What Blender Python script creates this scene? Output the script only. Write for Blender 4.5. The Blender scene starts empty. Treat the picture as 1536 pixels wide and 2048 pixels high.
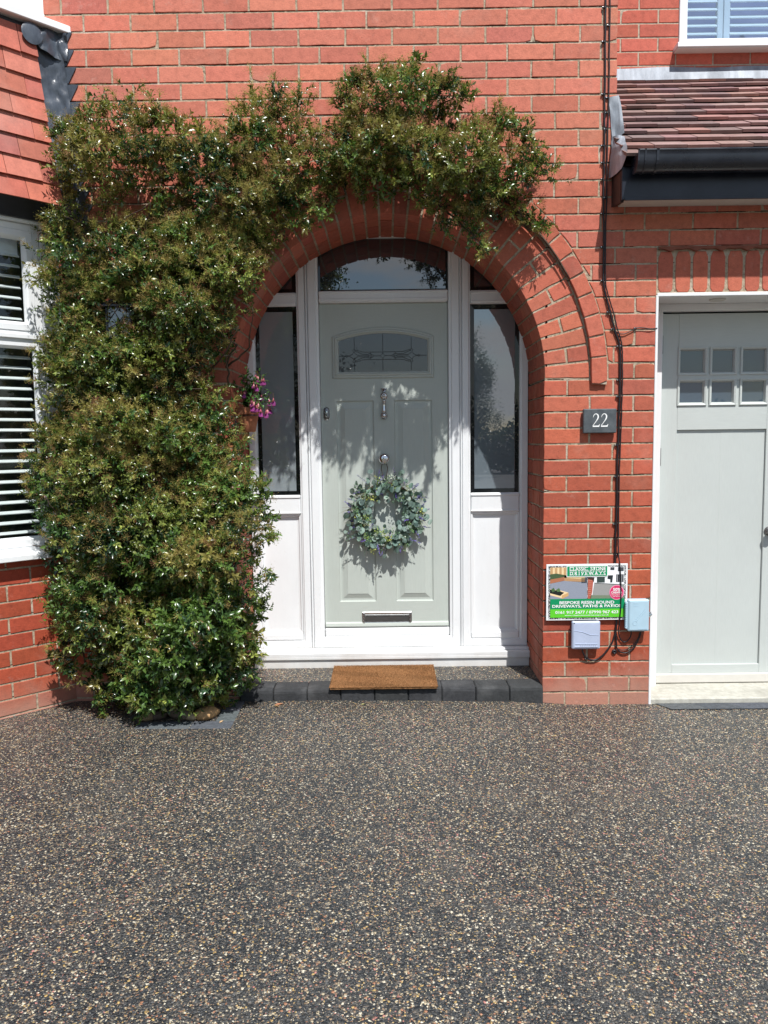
import bpy, math, random
import numpy as np
from mathutils import Vector
random.seed(7); RNG = np.random.default_rng(11)
R_ = math.radians
sc = bpy.context.scene
COL = sc.collection
# ------------------------------------------------------------------ camera, sky, sun, exposure
PITCH, YAW, ROLL = R_(5.278), R_(-0.2136), R_(0.7545)
CAM = np.array([0.0, -4.13, 1.4617])
FOC = 1538.0
def cam_basis():
    cp, sp, cy, sy = math.cos(PITCH), math.sin(PITCH), math.cos(YAW), math.sin(YAW)
    F = np.array([sy*cp, cy*cp, -sp]); Rt = np.array([cy, -sy, 0]); U = np.cross(Rt, F)
    cr, sr = math.cos(ROLL), math.sin(ROLL)
    return cr*Rt-sr*U, sr*Rt+cr*U, F
CR, CU, CF = cam_basis()
def ray(px, py): return (px-768)/FOC*CR-(py-1024)/FOC*CU+CF
def W(px, py, y=0.0):            # survey helper: the point of the plane y seen at a photo pixel
    d = ray(px, py); t = (y-CAM[1])/d[1]; p = CAM+t*d
    return float(p[0]), float(p[2])
from mathutils import Matrix
cam = bpy.data.cameras.new('camera'); co = bpy.data.objects.new('camera', cam); COL.objects.link(co)
M3 = Matrix(((CR[0], CU[0], -CF[0]), (CR[1], CU[1], -CF[1]), (CR[2], CU[2], -CF[2])))
co.matrix_world = Matrix.Translation(Vector(CAM)) @ M3.to_4x4()
cam.sensor_fit = 'VERTICAL'; cam.sensor_height = 36; cam.lens = FOC/2048*36; cam.clip_end = 3000; cam.clip_start = .02
sc.camera = co
SUN = Vector((-.36, 1, -1.70)).normalized()      # the way the light travels
EL = math.asin(-SUN.z); AZ = math.atan2(-SUN.x, -SUN.y)   # azimuth from +y towards +x
w = bpy.data.worlds.new('World'); sc.world = w; w.use_nodes = True
nt = w.node_tree; nt.nodes.clear()
def N(nt, t, **k):
    n = nt.nodes.new(t)
    for a, b in k.items(): setattr(n, a, b)
    return n
out = N(nt, 'ShaderNodeOutputWorld'); bg = N(nt, 'ShaderNodeBackground'); sky = N(nt, 'ShaderNodeTexSky', sky_type='NISHITA')
sky.sun_disc = False; sky.sun_elevation = EL; sky.sun_rotation = AZ; sky.air_density = 1.2; sky.dust_density = .5; sky.ozone_density = 2.0
tc = N(nt, 'ShaderNodeTexCoord'); no = N(nt, 'ShaderNodeTexNoise'); no.inputs['Scale'].default_value = 5.5; no.inputs['Detail'].default_value = 7; no.inputs['Roughness'].default_value = .55
mp = N(nt, 'ShaderNodeMapping'); mp.inputs['Scale'].default_value = (1, 1, 2.4)
rp = N(nt, 'ShaderNodeValToRGB'); rp.color_ramp.elements[0].position = .46; rp.color_ramp.elements[1].position = .62
mx = N(nt, 'ShaderNodeMix', data_type='RGBA')
mx.inputs['B'].default_value = (6.3, 6.6, 7.0, 1)
L = nt.links.new
L(tc.outputs['Generated'], mp.inputs[0]); L(mp.outputs[0], no.inputs['Vector']); L(no.outputs['Fac'], rp.inputs[0]); L(rp.outputs[0], mx.inputs['Factor'])
L(sky.outputs[0], mx.inputs['A']); L(mx.outputs['Result'], bg.inputs[0]); bg.inputs[1].default_value = .088; L(bg.outputs[0], out.inputs[0])
sl = bpy.data.lights.new('sun', 'SUN'); sl.energy = 5.0; sl.angle = R_(.53); sl.color = (1, .975, .945)
so = bpy.data.objects.new('sun', sl); COL.objects.link(so); so.rotation_euler = SUN.to_track_quat('-Z', 'Y').to_euler(); so.location = (3, -8, 12)
sc.view_settings.view_transform = 'Standard'; sc.view_settings.look = 'None'; sc.view_settings.exposure = 0.31; sc.view_settings.gamma = 1
sc.cycles.max_bounces = 8; sc.cycles.transparent_max_bounces = 16

# ------------------------------------------------------------------ materials
def s2l(c): return tuple(((x/255)/12.92 if x/255 <= .04045 else ((x/255+.055)/1.055)**2.4) for x in c)
class Mat:
    def __init__(s, name, col=(.5, .5, .5), rough=.5, metal=0, spec=.5, coat=0):
        m = bpy.data.materials.new(name); m.use_nodes = True; s.m = m; s.nt = m.node_tree
        s.b = s.nt.nodes['Principled BSDF']; i = s.b.inputs
        i['Base Color'].default_value = (*col, 1); i['Roughness'].default_value = rough; i['Metallic'].default_value = metal
        i['Specular IOR Level'].default_value = spec; i['Coat Weight'].default_value = coat; i['Coat Roughness'].default_value = .02
    def n(s, t, **k): return N(s.nt, t, **k)
    def l(s, a, b): s.nt.links.new(a, b)
    def pos(s, scale=(1, 1, 1)):
        g = s.n('ShaderNodeNewGeometry'); mp = s.n('ShaderNodeMapping'); mp.inputs['Scale'].default_value = scale
        s.l(g.outputs['Position'], mp.inputs[0]); return mp.outputs[0]
    def noise(s, sc=10, det=4, rough=.6, vec=None):
        n = s.n('ShaderNodeTexNoise'); n.inputs['Scale'].default_value = sc; n.inputs['Detail'].default_value = det; n.inputs['Roughness'].default_value = rough
        s.l(vec if vec is not None else s.pos(), n.inputs['Vector']); return n.outputs['Fac']
    def vor(s, sc=10, vec=None, feature='F1'):
        n = s.n('ShaderNodeTexVoronoi', feature=feature); n.inputs['Scale'].default_value = sc
        s.l(vec if vec is not None else s.pos(), n.inputs['Vector']); return n
    def ramp(s, fac, stops, interp='LINEAR'):
        r = s.n('ShaderNodeValToRGB'); e = r.color_ramp; e.interpolation = interp
        while len(e.elements) < len(stops): e.elements.new(.5)
        for el, (p, c) in zip(e.elements, stops):
            el.position = p; el.color = (*c, 1) if not np.isscalar(c) else (c, c, c, 1)
        s.l(fac, r.inputs[0]); return r.outputs[0]
    def mix(s, a, b, f, mode='MIX'):
        x = s.n('ShaderNodeMix', data_type='RGBA', blend_type=mode)
        for nm, v in (('A', a), ('B', b), ('Factor', f)):
            if isinstance(v, (int, float)): x.inputs[nm].default_value = v
            elif isinstance(v, tuple): x.inputs[nm].default_value = (*v, 1)
            else: s.l(v, x.inputs[nm])
        return x.outputs['Result']
    def math(s, op, a, b=0.0):
        x = s.n('ShaderNodeMath', operation=op)
        for i, v in enumerate((a, b)):
            if isinstance(v, (int, float)): x.inputs[i].default_value = v
            else: s.l(v, x.inputs[i])
        return x.outputs[0]
    def attr(s, name='col'):
        a = s.n('ShaderNodeVertexColor'); a.layer_name = name; return a.outputs['Color']
    def color(s, c): s.l(c, s.b.inputs['Base Color']); return s
    def rough(s, c): s.l(c, s.b.inputs['Roughness']); return s
    def bump(s, h, strength=.3, dist=.002, prev=None):
        b = s.n('ShaderNodeBump'); b.inputs['Strength'].default_value = strength; b.inputs['Distance'].default_value = dist
        s.l(h, b.inputs['Height'])
        if prev is not None: s.l(prev, b.inputs['Normal'])
        s.l(b.outputs[0], s.b.inputs['Normal']); return b.outputs[0]
MT = {}
def brick_mat(name, dirt=True):
    a = Mat(name, rough=.82, spec=.25)
    n1 = a.noise(28, 5, .65); n2 = a.noise(4, 3, .6); n3 = a.noise(160, 3, .6)
    c = a.mix(a.attr(), a.ramp(n1, [(.3, .62), (.5, 1.0), (.75, 1.22)]), .55, 'MULTIPLY')
    c = a.mix(c, a.ramp(n3, [(.3, .8), (.7, 1.15)]), .45, 'MULTIPLY')
    c = a.mix(c, (.52, .34, .27), a.ramp(n2, [(.58, 0.0), (.75, .22)]))
    # drag marks of wire-cut faces and a few dark pits
    n4 = a.noise(60, 3, .5, a.pos((1, 1, 6)))
    c = a.mix(c, a.ramp(n4, [(.35, .82), (.6, 1.06)]), .5, 'MULTIPLY')
    v = a.vor(45); pit = a.ramp(v.outputs['Distance'], [(.05, 1.0), (.11, 0.0)])
    pm = a.mix((0, 0, 0), pit, a.ramp(a.noise(9, 2), [(.6, 0.0), (.68, 1.0)]))
    c = a.mix(c, (.035, .018, .014), a.math('MULTIPLY', pm, .8))
    # pale salts and splashed dust near the ground, soot smears and lime bloom higher up
    g = a.n('ShaderNodeNewGeometry'); sx = a.n('ShaderNodeSeparateXYZ'); a.l(g.outputs['Position'], sx.inputs[0])
    lowm = a.ramp(a.math('ADD', sx.outputs[2], a.math('MULTIPLY', a.math('SUBTRACT', n2, .5), .35)), [(.06, .55), (.26, 0.0)])
    c = a.mix(c, (.40, .27, .21), lowm)
    bl = a.noise(11, 5, .75); c = a.mix(c, (.62, .45, .38), a.math('MULTIPLY', a.ramp(bl, [(.58, 0.0), (.74, .34)]), a.ramp(a.noise(1.1, 3), [(.42, .15), (.6, 1.0)])))
    so_ = a.noise(2.2, 5, .7, a.pos((1, 1, .45))); c = a.mix(c, (.09, .04, .03), a.ramp(so_, [(.58, 0.0), (.78, .45)]))
    a.color(c); p = a.bump(n3, .6, .0014); a.bump(n1, .6, .0035, p)
    return a.m
MT['brick'] = brick_mat('red_brick')
a = Mat('lime_mortar', rough=.95, spec=.1)
n = a.noise(55, 5, .7); n2 = a.noise(5, 3)
a.color(a.mix(a.ramp(n, [(.30, (.10, .082, .062)), (.42, (.33, .265, .185)), (.75, (.56, .46, .34))]), (.66, .60, .52), a.ramp(n2, [(.5, 0.0), (.72, .45)])))
a.bump(n, 1.0, .006); MT['mortar_arch'] = a.m.copy(); MT['mortar'] = a.m
def crack(a, src):
    g = a.n('ShaderNodeNewGeometry'); sx = a.n('ShaderNodeSeparateXYZ'); a.l(g.outputs['Position'], sx.inputs[0])
    f = a.math('FRACT', a.math('DIVIDE', a.math('SUBTRACT', sx.outputs[2], .07), .0851))
    line = a.math('MULTIPLY', a.math('GREATER_THAN', f, .012), a.math('LESS_THAN', f, .075))
    m_ = a.math('MULTIPLY', line, a.ramp(a.noise(3.2, 5, .7), [(.50, 0.0), (.53, 1.0)]))
    a.color(a.mix(src, (.006, .005, .005), m_))
crack(a, a.b.inputs['Base Color'].links[0].from_socket)
a = Mat('sand_cement_mortar', rough=.95, spec=.1)
n = a.noise(70, 5, .7); a.color(a.ramp(n, [(.3, (.30, .26, .20)), (.7, (.55, .48, .37))])); a.bump(n, .8, .004); MT['mortar2'] = a.m
def white(name, c=(.79, .81, .82), r=.28, sc=3, grime=False):
    a = Mat(name, rough=r); n = a.noise(sc, 4); n2 = a.noise(40, 3, .6, a.pos((1, 1, .15)))
    k = a.mix(c, a.ramp(n, [(.35, .93), (.7, 1.02)]), .6, 'MULTIPLY')
    k = a.mix(k, a.ramp(n2, [(.3, .94), (.6, 1.0)]), .4, 'MULTIPLY')
    if grime:
        g = a.n('ShaderNodeNewGeometry'); sx = a.n('ShaderNodeSeparateXYZ'); a.l(g.outputs['Position'], sx.inputs[0])
        lo_ = a.ramp(a.math('ADD', sx.outputs[2], a.math('MULTIPLY', a.math('SUBTRACT', a.noise(9, 5, .7), .5), .22)), [(.08, .55), (.24, .06), (.9, .0)])
        k = a.mix(k, (.42, .37, .30), lo_); k = a.mix(k, (.50, .47, .42), a.ramp(a.noise(26, 5, .75), [(.60, 0.0), (.76, .22)]))
    a.color(k); a.rough(a.ramp(n, [(.3, r), (.7, r+.12)])); return a.m
MT['upvc'] = white('white_upvc', grime=True)
MT['white_paint'] = white('white_gloss_paint', (.78, .79, .79), .4, 7)
MT['white_dirty'] = white('weathered_white_board', (.60, .58, .53), .6, 12)
def wood_paint(name, c, horiz=True, grain=1.0):
    a = Mat(name, rough=.42); g = a.noise(14, 6, .65, a.pos((1.2, 1, 16) if horiz else (16, 1, 1.2)))
    n = a.noise(2.5, 3)
    a.color(a.mix(a.mix(c, a.ramp(g, [(.3, .93), (.7, 1.04)]), .7, 'MULTIPLY'), a.ramp(n, [(.3, .95), (.7, 1.03)]), .8, 'MULTIPLY'))
    a.bump(g, .35*grain, .0012); return a.m
MT['sage'] = wood_paint('sage_green_door', (.455, .495, .455))
MT['sage_v'] = wood_paint('sage_green_stile', (.455, .495, .455), False)
MT['garage'] = wood_paint('pale_grey_green_garage_paint', (.50, .535, .515), True, .7)
MT['garage_v'] = wood_paint('pale_grey_green_boards', (.50, .535, .515), False, .6)
def glass(name, c, ior=1.85, r=.25):
    a = Mat(name, c, r, spec=.2, coat=1.0); a.b.inputs['Coat IOR'].default_value = ior; a.b.inputs['Coat Roughness'].default_value = .004
    n = a.noise(1.2, 2); a.color(a.mix(c, a.ramp(n, [(.3, .92), (.7, 1.05)]), .8, 'MULTIPLY')); return a.m
MT['obscure'] = glass('obscured_grey_glass', (.15, .185, .21), 2.7)
MT['obscure_pale'] = glass('pale_frosted_glass', (.25, .285, .305), 2.3)
MT['dark_glass'] = glass('dark_fanlight_glass', (.016, .020, .026), 2.4)
MT['spacer'] = glass('black_glazing_spacer', (.004, .005, .006), 1.4)
MT['leaded'] = glass('leaded_obscure_glass', (.075, .08, .09), 1.6)
MT['garage_glass'] = glass('frosted_garage_glass', (.055, .080, .105), 1.7)
# real see-through window glass
a = Mat('clear_window_glass'); a.nt.nodes.clear()
o_ = a.n('ShaderNodeOutputMaterial'); tr = a.n('ShaderNodeBsdfTransparent'); gl = a.n('ShaderNodeBsdfGlossy'); gl.inputs['Roughness'].default_value = .003
fr = a.n('ShaderNodeFresnel'); gm_ = a.n('ShaderNodeNewGeometry'); a.l(a.math('ADD', 1.75, a.math('MULTIPLY', gm_.outputs['Backfacing'], 1/1.75-1.75)), fr.inputs['IOR']); ms = a.n('ShaderNodeMixShader'); tr.inputs[0].default_value = (.86, .90, .90, 1)
a.l(fr.outputs[0], ms.inputs[0]); a.l(tr.outputs[0], ms.inputs[1]); a.l(gl.outputs[0], ms.inputs[2]); a.l(ms.outputs[0], o_.inputs[0]); MT['glass'] = a.m
a = Mat('bedroom_glass'); a.nt.nodes.clear()
o_ = a.n('ShaderNodeOutputMaterial'); tr = a.n('ShaderNodeBsdfTransparent'); gl = a.n('ShaderNodeBsdfGlossy'); gl.inputs['Roughness'].default_value = .003
fr = a.n('ShaderNodeFresnel'); gm_ = a.n('ShaderNodeNewGeometry'); a.l(a.math('ADD', 2.6, a.math('MULTIPLY', gm_.outputs['Backfacing'], 1/2.6-2.6)), fr.inputs['IOR']); ms = a.n('ShaderNodeMixShader'); tr.inputs[0].default_value = (.72, .84, .95, 1); gl.inputs[0].default_value = (.75, .86, 1, 1)
a.l(fr.outputs[0], ms.inputs[0]); a.l(tr.outputs[0], ms.inputs[1]); a.l(gl.outputs[0], ms.inputs[2]); a.l(ms.outputs[0], o_.inputs[0]); MT['glass_blue'] = a.m
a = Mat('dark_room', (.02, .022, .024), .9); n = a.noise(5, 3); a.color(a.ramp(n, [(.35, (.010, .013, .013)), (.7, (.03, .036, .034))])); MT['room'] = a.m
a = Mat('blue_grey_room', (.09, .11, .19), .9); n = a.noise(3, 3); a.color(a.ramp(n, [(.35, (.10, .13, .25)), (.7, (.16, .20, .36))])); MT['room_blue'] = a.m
a = Mat('white_blind_slat', (.72, .74, .73), .5); n = a.noise(6, 3); a.color(a.ramp(n, [(.3, (.66, .69, .68)), (.7, (.78, .79, .78))])); MT['slat'] = a.m
a = Mat('chrome', (.66, .67, .68), .07, 1); n = a.noise(20, 3); a.rough(a.ramp(n, [(.3, .05), (.8, .16)])); MT['chrome'] = a.m
a = Mat('brushed_chrome', (.46, .47, .48), .26, 1); n = a.noise(30, 3, .5, a.pos((1, 1, 20))); a.rough(a.ramp(n, [(.3, .2), (.8, .32)])); MT['brushed'] = a.m
a = Mat('dark_steel', (.22, .22, .22), .35, 1); n = a.noise(60, 4); a.rough(a.ramp(n, [(.3, .25), (.8, .55)])); MT['steel'] = a.m
a = Mat('lead_came', (.03, .033, .036), .55); a.color(a.ramp(a.noise(40), [(.3, (.02, .022, .024)), (.7, (.05, .052, .055))])); MT['came'] = a.m
def lead(name, lo, hi, r=.42, metal=.0):
    a = Mat(name, rough=r, metal=metal); n = a.noise(7, 5, .7, a.pos((1, 1, .5))); n2 = a.noise(22, 4, .6, a.pos((1.5, 1, .25)))
    a.color(a.mix(a.ramp(n, [(.3, lo), (.7, hi)]), a.ramp(n2, [(.3, .7), (.65, 1.15)]), .6, 'MULTIPLY')); a.bump(n, .6, .008); return a.m
MT['lead_light'] = lead('pale_weathered_lead', (.17, .19, .22), (.44, .48, .53))
MT['lead_dark'] = lead('dark_lead', (.020, .026, .036), (.11, .13, .16), .30)
a = Mat('black_pvc', (.008, .010, .016), .22, spec=.6); n = a.noise(5, 4); a.color(a.ramp(n, [(.3, (.005, .007, .013)), (.75, (.016, .02, .03))])); a.rough(a.ramp(n, [(.3, .15), (.7, .4)])); MT['black'] = a.m
a = Mat('black_paint_board', (.008, .010, .020), .35); n = a.noise(9, 4); a.color(a.ramp(n, [(.3, (.005, .007, .015)), (.75, (.018, .022, .036))])); MT['black_board'] = a.m
a = Mat('dark_brown_board', (.025, .014, .012), .6); a.color(a.ramp(a.noise(20, 4), [(.3, (.016, .009, .008)), (.7, (.045, .022, .018))])); MT['brown'] = a.m
def tile(name):
    a = Mat(name, rough=.72, spec=.35); n = a.noise(18, 5, .65); n2 = a.noise(120, 3); n3 = a.noise(3, 3)
    c = a.mix(a.attr(), a.ramp(n, [(.3, .72), (.7, 1.18)]), .7, 'MULTIPLY')
    c = a.mix(c, a.ramp(n2, [(.3, .86), (.7, 1.12)]), .6, 'MULTIPLY')
    c = a.mix(c, (.42, .33, .28), a.ramp(n3, [(.52, 0.0), (.75, .25)]))
    v = a.vor(60); c = a.mix(c, (.02, .012, .01), a.math('MULTIPLY', a.ramp(v.outputs['Distance'], [(.06, 1.0), (.12, 0.0)]), a.ramp(a.noise(30, 2), [(.6, 0.0), (.7, .8)])))
    a.color(c); a.bump(n2, .35, .001); return a.m
MT['tile'] = tile('clay_tile')
a = Mat('concrete_sill', rough=.9); n = a.noise(30, 5, .7); a.color(a.mix(a.ramp(n, [(.3, (.36, .35, .30)), (.7, (.50, .49, .43))]), (.20, .19, .16), a.ramp(a.noise(4, 5, .7), [(.5, 0.0), (.7, .6)]))); a.bump(n, .3, .002); MT['concrete'] = a.m
a = Mat('charcoal_block', rough=.85); n = a.noise(40, 5, .75); n2 = a.noise(6, 3)
v = a.vor(220); c = a.mix(a.mix(a.attr(), a.ramp(n, [(.3, .55), (.7, 1.35)]), .9, 'MULTIPLY'), (.20, .20, .20), a.ramp(n2, [(.55, 0.0), (.8, .25)]))
a.color(c); a.bump(a.noise(90, 5, .8), .8, .004); MT['block'] = a.m
# resin bound stone driveway
def resin(name):
    a = Mat(name, rough=.42, spec=.5)
    warp = a.n('ShaderNodeVectorMath', operation='ADD'); nz = a.n('ShaderNodeTexNoise'); nz.inputs['Scale'].default_value = 160; nz.inputs['Detail'].default_value = 2
    p = a.pos(); a.l(p, nz.inputs['Vector']); sub = a.n('ShaderNodeVectorMath', operation='MULTIPLY_ADD')
    a.l(nz.outputs['Color'], sub.inputs[0]); sub.inputs[1].default_value = (.006, .006, .006); a.l(p, sub.inputs[2])
    v = a.vor(152, sub.outputs[0]); v2 = a.vor(245, sub.outputs[0])
    sep = a.n('ShaderNodeSeparateColor'); a.l(v.outputs['Color'], sep.inputs[0]); sep2 = a.n('ShaderNodeSeparateColor'); a.l(v2.outputs['Color'], sep2.inputs[0])
    big = a.noise(1.3, 4, .6); drift = a.math('MULTIPLY', a.math('SUBTRACT', big, .5), .16)
    pal = [(0, (.016, .020, .024)), (.24, (.036, .041, .045)), (.40, (.075, .074, .068)), (.52, (.022, .027, .032)), (.62, (.135, .118, .098)), (.69, (.050, .056, .058)),
           (.77, (.30, .21, .13)), (.82, (.12, .12, .115)), (.862, (.50, .42, .28)), (.908, (.37, .18, .10)), (.932, (.66, .60, .46)), (.968, (.54, .37, .14)), (.99, (.50, .22, .18))]
    c1 = a.ramp(a.math('ADD', sep.outputs[0], drift), pal, 'CONSTANT'); c2 = a.ramp(a.math('ADD', sep2.outputs[0], drift), pal, 'CONSTANT')
    c = a.mix(c1, c2, a.ramp(sep.outputs[1], [(.44, 0.0), (.46, 1.0)]))
    ed = a.ramp(v.outputs['Distance'], [(.3, 1.0), (.8, .4)])
    c = a.mix(c, ed, .75, 'MULTIPLY')
    c = a.mix(c, a.ramp(a.noise(.9, 5, .6), [(.35, 1.0), (.7, 1.22)]), .9, 'MULTIPLY')
    c = a.mix(c, (.27, .24, .20), a.ramp(a.noise(2.3, 6, .7), [(.50, 0.0), (.76, .15)]))
    a.color(c); h = a.math('SUBTRACT', 1.0, v.outputs['Distance']); p_ = a.bump(h, .85, .006); a.bump(a.math('SUBTRACT', 1.0, v2.outputs['Distance']), .5, .003, p_)
    a.rough(a.ramp(sep.outputs[2], [(0, .28), (1, .65)])); return a.m
MT['resin'] = resin('resin_bound_stone')
a = Mat('coir_mat', rough=.98, spec=.1); n = a.noise(260, 4, .8); n2 = a.noise(9, 4); c = a.mix(a.ramp(n, [(.3, (.13, .060, .024)), (.7, (.40, .21, .095))]), a.ramp(n2, [(.35, .78), (.65, 1.15)]), .8, 'MULTIPLY'); a.color(c); a.bump(n, 1, .006); MT['coir'] = a.m
a = Mat('coir_fibre', rough=.95, spec=.1); a.color(a.mix(a.attr(), (1, 1, 1), .0)); MT['fibre'] = a.m
a = Mat('slate_plaque', rough=.5); n = a.noise(25, 5); a.color(a.ramp(n, [(.3, (.050, .060, .068)), (.7, (.10, .115, .125))])); a.bump(n, .3, .001); MT['slate'] = a.m
a = Mat('white_lettering', (.85, .86, .84), .5); a.color(a.ramp(a.noise(60), [(.2, (.78, .79, .77)), (.8, (.88, .88, .87))])); MT['letter'] = a.m
a = Mat('printed_vinyl', rough=.35); c = a.mix(a.attr(), a.ramp(a.noise(420, 3, .8), [(.3, .75), (.7, 1.2)]), .5, 'MULTIPLY'); a.color(c); MT['print'] = a.m
a = Mat('printed_speckle_border', rough=.35); v = a.vor(330); a.color(a.ramp(v.outputs['Color'], [(.30, (.02, .025, .025)), (.5, (.16, .17, .16)), (.62, (.8, .8, .8))], 'CONSTANT')); MT['speckle'] = a.m
def plas(name, c): 
    a = Mat(name, c, .45); n = a.noise(9, 4); a.color(a.mix(c, a.ramp(n, [(.3, .9), (.7, 1.05)]), .8, 'MULTIPLY')); return a.m
MT['box_lilac'] = plas('lilac_grey_plastic', (.42, .48, .62)); MT['box_blue'] = plas('pale_blue_grey_plastic', (.40, .56, .66))
MT['cable'] = plas('black_cable', (.010, .009, .012)); MT['clip'] = plas('cable_clip_plastic', (.02, .02, .022)); MT['nail'] = Mat('bright_nail', (.75, .75, .75), .25, 1).m
a = Mat('terracotta', rough=.8); n = a.noise(20, 4); a.color(a.ramp(n, [(.3, (.30, .10, .05)), (.7, (.48, .18, .09))])); MT['terracotta'] = a.m
def leafmat(name, r=.33, trans=.22, spec=.5):
    a = Mat(name, rough=r, spec=spec); c = a.attr(); n = a.noise(60, 2); c = a.mix(c, a.ramp(n, [(.3, .8), (.7, 1.2)]), .7, 'MULTIPLY'); a.color(c)
    o_ = a.nt.nodes['Material Output']; t = a.n('ShaderNodeBsdfTranslucent'); m = a.n('ShaderNodeMixShader'); m.inputs[0].default_value = trans
    tcol = a.mix(c, (1.3, 1.5, .5), .6, 'MULTIPLY'); a.l(tcol, t.inputs[0]); a.l(a.b.outputs[0], m.inputs[1]); a.l(t.outputs[0], m.inputs[2]); a.l(m.outputs[0], o_.inputs[0]); return a.m
MT['leaf'] = leafmat('shrub_leaf', .27, .22, .7); MT['cluster'] = leafmat('faded_flower_cluster', .75, .15, .2); MT['eucalyptus'] = leafmat('eucalyptus_leaf', .6, .12, .3); MT['petal'] = leafmat('petal', .6, .2, .3)
a = Mat('bark', rough=.9); n = a.noise(40, 5); a.color(a.ramp(n, [(.3, (.035, .022, .015)), (.7, (.12, .08, .055))])); a.bump(n, .8, .004); MT['bark'] = a.m
a = Mat('river_stone', rough=.75); c = a.mix(a.attr(), a.ramp(a.noise(35, 4), [(.3, .6), (.7, 1.3)]), .9, 'MULTIPLY'); a.color(c); a.bump(a.noise(50, 4), .5, .003); MT['stone'] = a.m
a = Mat('soil', rough=1, spec=.05); n = a.noise(60, 5, .8); a.color(a.ramp(n, [(.3, (.008, .006, .005)), (.7, (.05, .035, .025))])); a.bump(n, 1, .01); MT['soil'] = a.m
a = Mat('asphalt', rough=.9); n = a.noise(80, 4); a.color(a.ramp(n, [(.3, (.04, .04, .042)), (.7, (.075, .075, .075))])); MT['asphalt'] = a.m

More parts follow.
